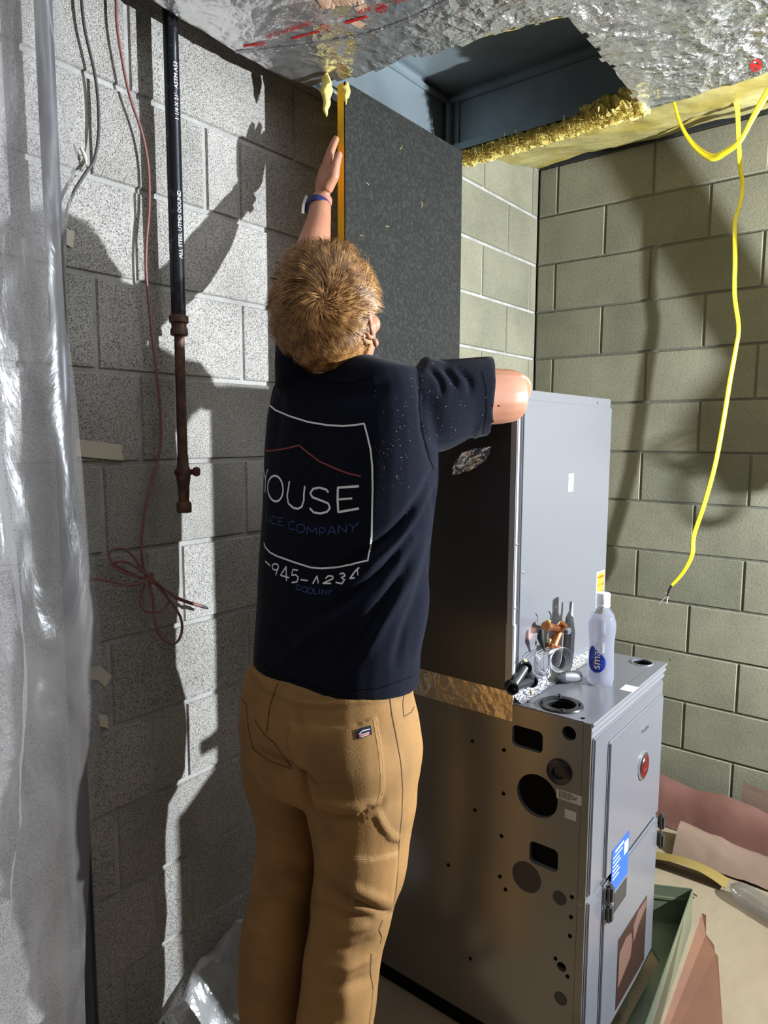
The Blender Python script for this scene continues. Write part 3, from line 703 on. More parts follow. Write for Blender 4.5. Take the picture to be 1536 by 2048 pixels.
MB().tube(spline(c7([(740, 600), (860, 700), (980, 790), (1100, 840), (1200, 870), (1240, 880)], XC+.012), 5), [.003]*8+[.0045]*18, 8).build('cable_end', M['cable_red'], cable, True)
MB().tube(c7([(1235, 878), (1270, 890), (1310, 905)], XC+.012), [.0045, .0045, .003], 8).build('cable_tip', M['cable_dark'], cable, True)
MB().tube(c7([(690, 560), (745, 640)], XC+.012), .009, 10).build('cable_knot', M['cable_red'], cable, True)
o = wire('wall_cable', [onx(x, y, XC-.004) for x, y in [(160, -60), (163, 0), (170, 60), (188, 140), (196, 200), (197, 270), (188, 320), (172, 345), (150, 380), (137, 410), (128, 450)]], .0034, M['cable_dark'])
tag(o, 'short dark cable curving down the left wall beside the plastic sheet', 'cable')
# masking tape pieces
M['masking'] = mat('masking tape', (.55, .49, .38), .6, bump=(40, .4, .002))
def patch(nm, pts, lab, X=WX+.004, grp=None):
    o = MB().prism([onx(x, y, X) for x, y in pts], (1, 0, 0), .0008).build(nm, M['masking'])
    return tag(o, lab, 'tape', grp)
patch('masking_tape', [(150, 878), (200, 884), (243, 890), (244, 905), (248, 921), (200, 917), (150, 912)], 'long horizontal strip of masking tape holding the plastic to the wall')
patch('masking_tape', [(133, 458), (149, 463), (146, 496), (132, 489)], 'small masking tape scrap high beside the plastic sheet edge')
patch('masking_tape', [(178, 1335), (200, 1332), (223, 1352), (211, 1375), (196, 1360), (178, 1358)], 'curved masking tape scrap on the wall below the cable loops')
patch('masking_tape', [(195, 1428), (214, 1431), (217, 1456), (199, 1452)], 'tiny faint masking tape square on wall, lowest scrap')
o = wire('string_scrap', [onx(x, y, WX+.012) for x, y in [(160, 290), (164, 300), (170, 315), (174, 335), (178, 345)]], [.001]*3+[.003]*5+[.004]*6+[.002]*5+[.001]*6, M['masking'])
tag(o, 'twisted scrap of pale tape stuck on wall under dark cable', 'tape')

# ------------------------------------------------------------------ clear plastic sheet at the left
def plastic_mat(name, tr, gloss, dc=(.40, .385, .375), lc=(.5, .5, .54), rg=.3):
    m = bpy.data.materials.new(name); m.use_nodes = True; n, l = nodes(m)
    for k in list(n):
        if k.type != 'OUTPUT_MATERIAL': n.remove(k)
    out = [k for k in n][0]
    T = n.new('ShaderNodeBsdfTransparent'); T.inputs[0].default_value = (.93, .93, .96, 1)
    D = n.new('ShaderNodeBsdfDiffuse'); D.inputs[0].default_value = (*dc, 1)
    L = n.new('ShaderNodeBsdfTranslucent'); L.inputs[0].default_value = (*lc, 1)
    G = n.new('ShaderNodeBsdfGlossy'); G.inputs['Roughness'].default_value = rg
    a = n.new('ShaderNodeMixShader'); l.new(D.outputs[0], a.inputs[1]); l.new(L.outputs[0], a.inputs[2]); a.inputs[0].default_value = .5
    tc = n.new('ShaderNodeTexCoord'); ns = n.new('ShaderNodeTexNoise'); ns.inputs['Scale'].default_value = 9; ns.inputs['Detail'].default_value = 5; ns.inputs['Distortion'].default_value = 1.2
    mp = n.new('ShaderNodeMapping'); mp.inputs['Scale'].default_value = (1, 1, .3); l.new(tc.outputs['Object'], mp.inputs[0]); l.new(mp.outputs[0], ns.inputs['Vector'])
    bp = n.new('ShaderNodeBump'); bp.inputs['Strength'].default_value = .6; bp.inputs['Distance'].default_value = .02; l.new(ns.outputs[0], bp.inputs['Height'])
    l.new(bp.outputs[0], G.inputs['Normal'])
    mr = n.new('ShaderNodeMapRange'); mr.inputs[1].default_value = .35; mr.inputs[2].default_value = .7; mr.inputs[3].default_value = tr+.12; mr.inputs[4].default_value = tr-.12; l.new(ns.outputs[0], mr.inputs[0])
    b = n.new('ShaderNodeMixShader'); l.new(mr.outputs[0], b.inputs[0]); l.new(a.outputs[0], b.inputs[1]); l.new(T.outputs[0], b.inputs[2])
    c = n.new('ShaderNodeMixShader'); c.inputs[0].default_value = gloss; l.new(b.outputs[0], c.inputs[1]); l.new(G.outputs[0], c.inputs[2])
    l.new(c.outputs[0], out.inputs[0]); return m
M['plastic'] = plastic_mat('translucent plastic film', .64, .035, (.38, .35, .33)); M['plastic_white'] = plastic_mat('crumpled plastic film', .2, .12, (.6, .59, .58), (.6, .6, .6), .2)
edge = [(-80, 118), (0, 120), (150, 140), (300, 152), (450, 137), (700, 138), (900, 150), (1100, 172), (1250, 186), (1400, 190), (1500, 178), (1640, 168), (1850, 162), (2048, 164), (2400, 168)]
ey = [e[0] for e in edge]; ex = [e[1] for e in edge]
nu, nv = 90, 150; V = []
for j in range(nv+1):
    y = -60+(2330+60)*j/nv; e = float(np.interp(y, ey, ex))+7; P0 = onx(e, y, -1.335)
    if P0.z < .01: P0.z = .01
    for i in range(nu+1):
        s = i/nu
        base = P0+Vector((.40*s**1.3, -.62*s, 0))
        u = s*.75; z = P0.z
        fold = .028*math.sin(u*26+1.6*math.sin(z*1.7)+3*nz(u*2, z*.7, 1))*min(1, s*6+.15)+.02*nz(u*6, z*2.0, 4, 1.2)+.008*ridge(u*2, z*1.2, 7, 3.5, 3)*min(1, s*5)
        V.append(base+Vector((.84, .54, 0))*fold)
Fc = [(j*(nu+1)+i, j*(nu+1)+i+1, (j+1)*(nu+1)+i+1, (j+1)*(nu+1)+i) for j in range(nv) for i in range(nu)]
o = obj('plastic_sheet', V, Fc, M['plastic'], None, True)
tag(o, 'tall wrinkled translucent plastic sheet hanging at the far left', 'plastic sheet')
# crumpled plastic on the floor by the wall
def crumple(name, fn, nu, nv, m):
    V = [fn(i/nu, j/nv) for j in range(nv+1) for i in range(nu+1)]
    return obj(name, V, [(j*(nu+1)+i, j*(nu+1)+i+1, (j+1)*(nu+1)+i+1, (j+1)*(nu+1)+i) for j in range(nv) for i in range(nu)], m)
def f1(s, t):
    x = -1.435+.165*s; y = .93+.27*t
    hgt = .17*math.exp(-((s-.15)/.35)**2)*(.55+.45*math.sin(t*3.1))+.10*math.exp(-((t-.9)/.2)**2-((s-.1)/.3)**2)
    r = ridge(x, y, 1, 9, 3)*.02
    return (x+.02*nz(x, y, 3, 14), y+.02*nz(x, y, 8, 14), max(.004, .006+hgt*(.8+.5*nz(x, y, 0, 7))+r*(.3+hgt*5)))
o = crumple('crumpled_plastic', f1, 34, 34, M['plastic_white'])
tag(o, 'crumpled white plastic film heaped on floor against the left wall', 'plastic sheet')
V = [(-1.43, 1.16+.0, .20), (-1.40, 1.2, .18), (-1.38, 1.30, .40), (-1.425, 1.32, .42), (-1.41, 1.24, .33), (-1.38, 1.24, .27)]

# ------------------------------------------------------------------ yellow cables in front of the back wall
M['yellow_cable'] = mat('yellow cable sheath', (.86, .70, .02), .4)
def flat_cable(name, pts, wpx, Yp, par=None, k=6, m=None):
    P = spline([ony(x, y, Yp(y) if callable(Yp) else Yp) for x, y in pts], k); n = len(P); V = []; K = 8
    W = np.interp(np.linspace(0, 1, n), np.linspace(0, 1, len(wpx)), wpx)
    for i, p in enumerate(P):
        t = (P[min(i+1, n-1)]-P[max(i-1, 0)]).normalized(); s = t.cross(Vector((-.6, .8, 0))).normalized(); q = s.cross(t)
        for k_ in range(K):
            a = 2*math.pi*k_/K; V.append(p+s*math.cos(a)*W[i]/2+q*math.sin(a)*.0025)
    Fc = [(i*K+k_, i*K+(k_+1) % K, (i+1)*K+(k_+1) % K, (i+1)*K+k_) for i in range(n-1) for k_ in range(K)]+[tuple(range(K))[::-1], tuple(range((n-1)*K, n*K))]
    return obj(name, V, Fc, m or M['yellow_cable'], par, True)
yc = thing('yellow_cable', 'long yellow cable hanging in front of back wall with stripped black end', 'cable', tuple(ony(1385, 1080, 2.75)))
flat_cable('cable_sheath', [(1455, 120), (1462, 170), (1474, 215), (1477, 270), (1480, 330), (1485, 370), (1480, 410), (1470, 445), (1470, 520), (1469, 590), (1477, 655), (1471, 700), (1460, 760), (1447, 840), (1430, 930), (1408, 1010), (1388, 1070), (1384, 1110), (1366, 1145), (1342, 1172)],
           [.020, .020, .020, .020, .018, .013, .013, .017, .017, .017, .016, .018, .018, .018, .018, .018, .018, .016, .013], lambda y: 2.40+.42*min(1, max(0, (y-100)/260)), yc)
MB().tube([ony(1343, 1171, 2.8), ony(1338, 1180, 2.8), ony(1335, 1192, 2.8)], .004, 8).build('stripped_end', M['black_plastic'], yc, True)
mb = MB(); mb.tube([ony(1338, 1188, 2.8), ony(1331, 1186, 2.8)], .003, 6); mb.tube([ony(1336, 1190, 2.8), ony(1333, 1207, 2.8)], .0028, 6); mb.tube([ony(1334, 1190, 2.8), ony(1318, 1208, 2.8)], .0014, 6)
mb.build('bare_conductor', M['masking'], yc, True)
o = flat_cable('yellow_cable', [(1344, 190), (1350, 212), (1360, 245), (1376, 275), (1398, 300), (1425, 315), (1450, 305), (1480, 282), (1503, 240), (1520, 210), (1545, 170), (1580, 110)], [.009, .010, .012, .018, .024, .018, .014, .018, .022, .022], 2.35)
tag(o, 'yellow cable drooping in a loop from the foil duct at top right', 'cable')
wc = ony(1344, 190, 2.35)

# ------------------------------------------------------------------ water bottle on the furnace
M['water'] = mat('clear bottle', (.93, .95, 1.0), .04, trans=.96); M['water'].node_tree.nodes['Principled BSDF'].inputs['IOR'].default_value = 1.25
M['cap'] = mat('white cap', (.85, .85, .88), .4); M['blue_ink'] = mat('blue bottle print', (.01, .04, .42), .35)
bp = Vector((-.634, 1.694, FT))
bot = thing('water_bottle', 'clear plastic water bottle with blue oval and white cap on the furnace', 'bottle', tuple(bp))
prof = [(.020, .004), (.024, .0), (.030, .001), (.0325, .006), (.033, .02), (.0325, .05), (.0315, .075), (.0305, .095), (.031, .11), (.033, .13), (.0343, .145), (.034, .157), (.031, .17), (.026, .183), (.020, .193), (.0155, .200), (.0145, .207)]
def brad(z): return float(np.interp(z, [q[1] for q in prof[2:]], [q[0] for q in prof[2:]]))
MB().lathe(prof, bp, n=40).build('bottle_body', M['water'], bot, True)
M['frost'] = plastic_mat('frosted water', .45, .1, (.6, .6, .66), (.8, .8, .88), .15)
MB().lathe([(.022, .004)]+[(r-.0015, z) for r, z in prof[4:13]], bp, n=32).build('water_fill', M['frost'], bot, True)
MB().lathe([(.0165, .200), (.0175, .202), (.0175, .205), (.0165, .207), (.0165, .209), (.0170, .211), (.0170, .232), (.016, .235)], bp, n=30).build('bottle_cap', M['cap'], bot, True)
tb = (CAM-bp); tb.z = 0; tb.normalize(); br_ = Vector((0, 0, 1)).cross(tb).normalized()
def bwrap(u, z, off=.0006):      # u metres round from the camera side
    r = brad(z)+off; a = u/r; return bp+tb*(math.cos(a)*r)+br_*(math.sin(a)*r)+Vector((0, 0, z))
def wrap_poly(name, pts, m, par, off=.0006):
    bm = bmesh.new(); vs = [bm.verts.new((u, v, 0)) for u, v in pts]; bm.faces.new(vs)
    bmesh.ops.triangulate(bm, faces=bm.faces); 
    for _ in range(3): bmesh.ops.subdivide_edges(bm, edges=bm.edges[:], cuts=1)
    for v in bm.verts: v.co = bwrap(v.co.x, v.co.y, off)
    me = bpy.data.meshes.new(name); bm.to_mesh(me); bm.free(); me.materials.append(m)
    o = bpy.data.objects.new(name, me); COL.objects.link(o); parent(o, par); return o
wrap_poly('blue_oval', [(-.012+.024*math.cos(a), .062+.026*math.sin(a)+(.018 if (math.sin(a) > 0 and math.cos(a) < -.3) else 0)) for a in [2*math.pi*k/28 for k in range(28)]], M['blue_ink'], bot)
def wrap_text(s, size, u0, z0, m, vertical=True, off=.0012):
    c = bpy.data.curves.new('t', 'FONT'); c.body = s; c.size = size; c.resolution_u = 4
    t = bpy.data.objects.new('t', c); COL.objects.link(t); me = evalmesh(t); bpy.data.objects.remove(t)
    bm = bmesh.new(); bm.from_mesh(me); bmesh.ops.triangulate(bm, faces=bm.faces); bmesh.ops.subdivide_edges(bm, edges=bm.edges[:], cuts=1)
    for v in bm.verts:
        x, y = v.co.x, v.co.y; v.co = bwrap(u0-y, z0+x, off) if vertical else bwrap(u0+x, z0+y, off)
    bm.to_mesh(me); bm.free(); me.materials.clear(); me.materials.append(m)
    o = bpy.data.objects.new('bottle_lettering', me); COL.objects.link(o); parent(o, bot)
wrap_text('smart', .030, -.002, .045, M['white_ink']); wrap_text('water', .012, .008, .088, M['white_ink'])
for k in range(4): wrap_text('vapor distilled water', .0036, -.030, .034-.0045*k, M['blue_ink'], False)

# ------------------------------------------------------------------ things on the floor at the right
M['rosin'] = mat('red rosin paper', (.135, .054, .036), .75, bump=(8, .4, .01), var=(4, (.10, .036, .025), .4, .65)); M['rosin_pale'] = mat('pinkish building paper', (.175, .112, .076), .8, bump=(8, .4, .01))
M['olive_strip'] = mat('olive yellow strip', (.20, .14, .035), .6); M['card'] = mat('brown board', (.15, .062, .028), .75, bump=(20, .3, .004), var=(7, (.12, .05, .027), .4, .65))
def f2(s, t):
    x = -.95+1.3*s; y = 2.735+.09*t; z = .006+.17*t**1.5*(1-.55*s)+.05*math.sin(t*3.1)+.02*fbm(x, y, 1, 4)
    return (x, min(y, 2.83), max(z, .004))
def f3(s, t):
    x = -.66+1.2*s; y = 2.545+.17*t; z = .006+.11*math.sin(math.pi*t)*(1-.35*s)*(.8+.7*nz(x, y, 2, 2.5))+.02*abs(fbm(x, y, 5, 5))
    return (x, min(y, 2.72), max(z, .003))
def f4(s, t):
    x = -.50+1.1*s; y = 2.875-.025*t; z = .02+.19*(1-t)-.05*s
    return (x, y+.008*nz(x, z, 1, 4), z+.01*fbm(x, t, 2, 4))
o = crumple('rosin_paper', f2, 60, 26, M['rosin']); o.data.polygons.foreach_set('use_smooth', [True]*len(o.data.polygons)); tag(o, 'dark red rosin paper sloping up against the base of back wall', 'paper')
o = crumple('building_paper', f3, 60, 34, M['rosin_pale']); o.data.polygons.foreach_set('use_smooth', [True]*len(o.data.polygons)); tag(o, 'pale pinkish paper heap crumpled on floor in front of the red paper', 'paper')
o = crumple('paper_flap', f4, 40, 12, M['rosin_pale']); tag(o, 'pale paper flap standing against the back wall, behind the red paper', 'paper')
def f5(s, t):
    x = -.80+.34*s; y = 2.43+.02*s+.07*t; z = .008+.05*math.sin(math.pi*s*.9+.2)*(1-t*.3)*(.3+s)
    return (x, y, z)
o = crumple('yellow_strip', f5, 30, 6, M['olive_strip']); tag(o, 'olive yellow strip lying folded on the floor right of the furnace', 'strip')
# clear bottle lying down
bt = thing('empty_bottle', 'empty clear plastic bottle lying on its side on the paper floor', 'bottle', (-.40, 2.44, .0))
a0 = onz(1462, 1772, .035); axd = Vector((.93, -.36, 0)).normalized()
MB().lathe([(.010, 0), (.012, .003), (.020, .012), (.030, .03), (.033, .045), (.033, .07), (.031, .078), (.033, .085), (.031, .1), (.033, .108), (.031, .12), (.033, .13), (.033, .2), (.028, .212)], Vector((a0.x, a0.y, .0345)), axd, 28).build('bottle_body', plastic_mat('clear thin plastic', .66, .16, (.3, .27, .25), (.3, .3, .3), .1), bt, True)
# little metal scraps
sc = MB()
for k in range(16):
    p = onz(1347, 1806, .01)+Vector((.01, .03, 0))+Vector((random.gauss(0, .022), random.gauss(0, .03), random.uniform(0, .02)))
    a = random.random()*6; d = Vector((math.cos(a), math.sin(a), random.uniform(-.3, .6)))*.012
    sc.tube([p-d, p+Vector((0, 0, .006)), p+d], .003, 5)
o = sc.build('metal_shaving', M['chrome'], None, True); tag(o, 'small pile of curled metal offcuts on the floor behind the green sheet box', 'scraps', kind='stuff')
# green grey sheet metal boot beside the furnace
gb = thing('sheet_metal_boot', 'open dark green grey sheet metal box lying beside furnace foot', 'duct boot', (-.55, 2.0, 0))
mb = MB(); gx0, gx1, gy0, gy1, gh = -.60, -.475, 1.30, 2.30, .16
gx0 = -.53
def wallp(a, b, z0, z1): 
    a = Vector((*a, 0)); b = Vector((*b, 0)); n = (b-a).normalized().cross(Vector((0, 0, 1)))
    mb.prism([(a.x, a.y, z0), (b.x, b.y, z0), (b.x, b.y, z1), (a.x, a.y, z1)], n, .003)
A, B, C_, D = (-.535, 1.3), (-.43, 1.3), (-.505, 2.20), (-.66, 2.12)
wallp(A, B, .002, .13); wallp(B, C_, .002, .13); wallp(C_, D, .002, .13)
mb.prism([(A[0], A[1], .002), (B[0], B[1], .002), (C_[0], C_[1], .002), (D[0], 2.12, .002), (-.535, 1.99, .002)], (0, 0, 1), .003)
mb.build('boot_walls', M['green_metal'], gb)
mb = MB(); wallp((C_[0], C_[1]-.004), (D[0], D[1]-.004), .085, .093); mb.build('boot_flange', M['green_metal'], gb)
# brown board piece leaning
bpts = [(1404, 1826), (1412, 1830), (1412, 1868), (1428, 1890), (1430, 1905), (1436, 1912), (1446, 2060), (1480, 2300), (1240, 2300), (1336, 2060), (1365, 1960), (1380, 1900)]
P = []
for x, y in bpts:
    s = (y-1826)/474; P.append(ony(x, y, 2.06-.72*s))
nrm = (P[6]-P[0]).cross(P[8]-P[0]).normalized()
o = MB().prism(P, nrm, .004).build('brown_board', M['card']); tag(o, 'pointed piece of reddish brown board leaning beside the green metal box', 'board')

# ------------------------------------------------------------------ the worker
M['skin'] = mat('skin', (.44, .20, .115), .5, sss=.10, var=(18, (.40, .16, .09), .4, .7), bump=(120, .12, .002))
M['shirt'] = mat('navy shirt cloth', (.0042, .0052, .0115), .92, spec=.12, bump=(320, .25, .002))
M['shirt'].node_tree.nodes['Principled BSDF'].inputs['Sheen Weight'].default_value = .04
M['pants'] = mat('tan duck canvas', (.285, .145, .042), .85, bump=(260, .3, .002), var=(9, (.22, .115, .036), .4, .65))
M['seam'] = mat('seam shade brown thread', (.05, .022, .008), .9); M['thread'] = mat('tan thread', (.33, .19, .075), .8)
M['hair'] = mat('reddish blond hair', (.19, .082, .022), .38, var=(70, (.46, .235, .075), .4, .65)); M['watch'] = mat('navy watch strap', (.012, .014, .10), .45)
M['boot'] = mat('brown boot', (.09, .045, .02), .6)
person = thing('person', 'person in navy printed t-shirt and tan work trousers, seen from behind, reaching up', 'person', (-.95, 1.15, 0))
PN = .04
FW = Vector((-.10, .995, 0)).normalized(); RG = Vector((FW.y, -FW.x, 0))      # facing and right-hand direction
def ringpx(y, L, R, D, ratio=.6, n=28, p=2.3, roll=0):
    D -= PN-.05*max(0, min(1, (1250-y)/500)); mid = (L+R)/2; c = atd(mid, y, D); d = ray(mid, y); h = Vector((d.x, d.y, 0)).normalized(); cr = Vector((h.y, -h.x, 0))
    Zc = (c-CAM).dot(cf); w_ = (R-L)/2*Zc/F0
    ra_, fa_ = RG.dot(cr), ratio*FW.dot(cr); out = []
    sg = lambda q: abs(q)**(2/p)*math.copysign(1, q)
    s_ = w_/max(sg(math.cos(k*.05))*ra_+sg(math.sin(k*.05))*fa_ for k in range(126))
    for k in range(n):
        a = 2*math.pi*k/n; ct, st_ = math.cos(a), math.sin(a)
        u = abs(ct)**(2/p)*math.copysign(1, ct); v = abs(st_)**(2/p)*math.copysign(1, st_)
        out.append(c+RG*u*s_+FW*v*s_*ratio)
    return out
def loft(mb, rings):
    n = len(rings[0]); V = [v for r in rings for v in r]
    mb.add(V, [(i*n+k, i*n+(k+1) % n, (i+1)*n+(k+1) % n, (i+1)*n+k) for i in range(len(rings)-1) for k in range(n)]+[tuple(range(n))[::-1], tuple(range((len(rings)-1)*n, len(rings)*n))])
def limb(mb, pts, k=5, n=18, sq=1):
    """pts: (px x, px y, D, radius) joined by a smooth tapering tube"""
    P = [atd(x, y, D) for x, y, D, r in pts]; R = [p[3] for p in pts]
    Q = spline(P, k); RR = list(np.interp(np.linspace(0, len(P)-1, len(Q)), range(len(P)), R)); mb.tube(Q, RR, n)
def torso_rings(g=0, d0=0):
    T = [(712, 612, 742, 1.455, .9), (727, 578, 792, 1.46, .62), (742, 556, 832, 1.465, .56), (775, 539, 850, 1.47, .55), (830, 528, 862, 1.475, .56), (900, 524, 868, 1.48, .58), (960, 522, 869, 1.485, .6),
         (1040, 518, 861, 1.49, .6), (1120, 513, 853, 1.495, .6), (1200, 508, 846, 1.495, .6), (1280, 503, 838, 1.495, .62), (1325, 502, 835, 1.495, .64), (1352, 505, 833, 1.495, .65)]
    return [ringpx(y, L+g, R-g, D+d0, q) for y, L, R, D, q in T]
sm = MB(); loft(sm, torso_rings())
limb(sm, [(815, 795, 1.46, .090), (868, 812, 1.47, .097), (925, 797, 1.485, .083), (970, 794, 1.505, .085), (982, 794, 1.508, .085)])
limb(sm, [(612, 770, 1.48, .066), (604, 715, 1.50, .058), (602, 670, 1.53, .051), (606, 625, 1.57, .047), (608, 610, 1.58, .047)])
shirt = sm.build('shirt', M['shirt'], person); remesh(shirt, .0065, 6)
# body: head, neck, arms with five-fingered hands, trunk, legs, feet - one skin
hc = atd(664, 634, 1.435)                                           # head centre
hf = (FW*math.cos(.30)+Vector((0, 0, 1))*math.sin(.30)).normalized()     # face looks forward and up
hr = RG.copy(); hu = hr.cross(hf).normalized()
if hu.z < 0: hu = -hu
def hp(r, f, u): return hc+hr*r+hf*f+hu*u
bmb = MB()
def ell(mb, c, ax, ra, n=20, m_=14):
    V = []; 
    for i in range(m_+1):
        t = math.pi*i/m_
        for k in range(n):
            a = 2*math.pi*k/n; V.append(c+ax[0]*ra[0]*math.sin(t)*math.cos(a)+ax[1]*ra[1]*math.sin(t)*math.sin(a)+ax[2]*ra[2]*math.cos(t))
    mb.add(V, [(i*n+k, i*n+(k+1) % n, (i+1)*n+(k+1) % n, (i+1)*n+k) for i in range(m_) for k in range(n)])
HX = (hr, hf, hu)
ell(bmb, hp(0, 0, .02), HX, (.080, .096, .092)); ell(bmb, hp(0, .035, -.045), HX, (.062, .062, .078))     # skull, jaw
ell(bmb, hp(0, .078, -.10), HX, (.026, .022, .022)); ell(bmb, hp(0, .102, -.030), HX, (.011, .020, .026)); ell(bmb, hp(0, .112, -.042), HX, (.016, .014, .010))  # chin, nose
for s_ in (-1, 1):
    ell(bmb, hp(s_*.032, .085, .018), HX, (.022, .012, .008)); ell(bmb, hp(s_*.040, .074, -.03), HX, (.022, .018, .020)); ell(bmb, hp(s_*.030, .083, -.002), HX, (.013, .010, .010))
    for k in range(9):                                                     # ear rim
        a = -1.9+k*.47; ell(bmb, hp(s_*(.092+.012*math.cos(k*.3)), -.008+.015*math.sin(a), -.024+.033*math.cos(a)), HX, (.0065, .0075, .0075), 8, 6)
    ell(bmb, hp(s_*.085, -.004, -.024), HX, (.009, .015, .027), 12, 8); ell(bmb, hp(s_*.091, .004, -.058), HX, (.007, .007, .010), 8, 6)
ell(bmb, hp(0, .094, -.066), HX, (.024, .008, .005)); ell(bmb, hp(0, .092, -.078), HX, (.020, .009, .006))      # lips
nb = atd(672, 780, 1.47)
bmb.tube([nb, nb.lerp(hp(0, -.01, -.03), .5), hp(0, -.012, -.02)], [.070, .062, .062], 20)
loft(bmb, torso_rings(10)[1:])
limb(bmb, [(800, 798, 1.46, .062), (900, 797, 1.475, .061), (960, 794, 1.50, .0605), (1005, 793, 1.52, .0580), (1026, 791, 1.535, .054)])           # right upper arm
limb(bmb, [(1028, 793, 1.55, .050), (1012, 784, 1.565, .050), (970, 778, 1.585, .044), (930, 780, 1.595, .036), (893, 780, 1.60, .029), (878, 782, 1.605, .027)])   # forearm
limb(bmb, [(612, 770, 1.48, .056), (604, 700, 1.51, .050), (604, 640, 1.575, .045), (611, 585, 1.65, .043), (614, 560, 1.685, .043), (620, 528, 1.71, .0450), (629, 485, 1.75, .0390), (637, 445, 1.78, .0300), (641, 412, 1.82, .0262), (644, 398, 1.835, .0275)])  # left arm
def hand(mb, wrist, up, side, palm, curl, thumb_curl, L=.185):
    """up: towards fingertips; side: towards the thumb; palm: palm normal"""
    up, side, palm = up.normalized(), side.normalized(), palm.normalized()
    ell(mb, wrist+up*.050, (side, palm, up), (.041, .0185, .054), 18, 12); ell(mb, wrist+up*.078-palm*.001, (side, palm, up), (.042, .0145, .020), 16, 8)
    for off, ln, st_ in ((.030, .072, .086), (.010, .080, .090), (-.010, .074, .087), (-.029, .058, .080)):
        p = wrist+up*st_+side*off; P = [p-up*.02]; R = [.0095]; d = up.copy(); a = 0
        P.append(p); R.append(.0093)
        for seg, r in ((.42, .0089), (.32, .0083), (.26, .0070)):
            a += curl; d = (up*math.cos(a)+palm*math.sin(a)+side*off*1.2).normalized(); p = p+d*ln*seg; P.append(p); R.append(r)
        P.append(p+d*.005); R.append(.003); mb.tube(P, R, 10)
    t0 = wrist+up*.022+side*.024+palm*.004; d1 = (up*.72+side*.62+palm*.25).normalized(); t1 = t0+d1*.036; d2 = (up*.97+side*.15+palm*thumb_curl).normalized(); t2 = t1+d2*.032; t3 = t2+(d2+palm*.12).normalized()*.024
    mb.tube([t0, t1, t2, t3, t3+d2*.005], [.0175, .0145, .0112, .0095, .004], 12)
wL = atd(642, 400, 1.832)
toL = (CAM-wL); toL.z = 0; toL.normalize(); rtL = Vector((0, 0, 1)).cross(toL)
hand(bmb, wL, (Vector((0, 0, 1))*.97+rtL*.135-toL*.20), (toL*.85+rtL*.22), (rtL*.90-toL*.26), .10, .03)
wR = atd(878, 782, 1.605)
hand(bmb, wR, Vector((-.95, .05, -.12)), Vector((0, -.1, 1)), Vector((.05, -.95, -.1)), .32, .3)
def legs(g, top):
    A = [(1490, 610, 836), (1560, 594, 837), (1600, 606, 834), (1665, 622, 824), (1757, 628, 808), (1830, 621, 785), (1903, 607, 767), (1976, 600, 757), (2048, 592, 748), (2150, 588, 742), (2260, 590, 738)]
    B = [(1490, 482, 640), (1560, 487, 640), (1629, 505, 640), (1695, 513, 640), (1757, 506, 632), (1811, 494, 624), (1885, 480, 614), (1958, 476, 604), (2048, 478, 590), (2130, 484, 588), (2210, 488, 588)]
    DR = 1.45; DL = 1.56
    return ([ringpx(y, L+g, R-g, DR+.01*(i/10), 1.0, 24, 2.1) for i, (y, L, R) in enumerate(A)], [ringpx(y, L+g, R-g, DL, 1.0, 24, 2.1) for i, (y, L, R) in enumerate(B)])
HIP = [(1335, 500, 818, .66), (1375, 482, 824, .68), (1410, 475, 831, .7), (1475, 475, 837, .72), (1530, 487, 834, .68), (1570, 505, 820, .6), (1592, 530, 800, .5)]
def hips(g): return [ringpx(y, L+g, R-g, 1.50, q) for y, L, R, q in HIP]
loft(bmb, hips(14)); ra, rb = legs(14, 0); loft(bmb, ra); loft(bmb, rb)
foot = []
for rg in (ra, rb):
    c = sum(rg[-1], Vector())/len(rg[-1])
    bmb.tube([c+Vector((0, 0, .03)), Vector((c.x, c.y, .06))+FW*.01], [.05, .045], 14)
    ell(bmb, Vector((c.x, c.y, .052))+FW*.055, (RG, FW, Vector((0, 0, 1))), (.042, .115, .036), 18, 10); foot.append(Vector((c.x, c.y, 0)))
bodym = bmb.build('body', M['skin'], person); remesh(bodym, .0036, 3)
pm = MB(); loft(pm, hips(0)); ra, rb = legs(0, 0)
for rg in (ra, rb):
    c = sum(rg[-1], Vector())/len(rg[-1]); rg.append([Vector((v.x, v.y, .05)).lerp(Vector((c.x, c.y, .05)), .12) for v in rg[-1]])
loft(pm, ra); loft(pm, rb)
pants = pm.build('trousers', M['pants'], person); remesh(pants, .0055, 14)
# boots
for c in foot:
    b = MB(); ell(b, c+FW*.055+Vector((0, 0, .055)), (RG, FW, Vector((0, 0, 1))), (.052, .145, .048)); b.tube([c+Vector((0, 0, .05)), c+Vector((0, 0, .17))], [.06, .055], 16)
    o = b.build('work_boot', M['boot'], person); remesh(o, .006, 4)
    sl = MB(); sl.prism([c+FW*(.055+.148*math.cos(a))+RG*.054*math.sin(a)+Vector((0, 0, .001)) for a in [2*math.pi*k/24 for k in range(24)]], (0, 0, 1), .024); sl.build('boot_sole', M['black_rubber'], o)
for o, nm in ((bodym, 0),):
    # slim the body where clothing covers it so that skin only shows where it should
    me = o.data
    nrm = [v.normal.copy() for v in me.vertices]
    for v, nn in zip(me.vertices, nrm):
        x, y = topx(v.co)
        inside_shirt = (v.co.z < atd(664, 752, 1.45).z and x < 880 and v.co.z > 1.0 and not (x > 850 and v.co.y > 1.24)) or (x < 625 and 625 < y < 800)
        if inside_shirt or v.co.z < 1.02: v.co -= nn*(.008 if v.co.z > .13 else .002)
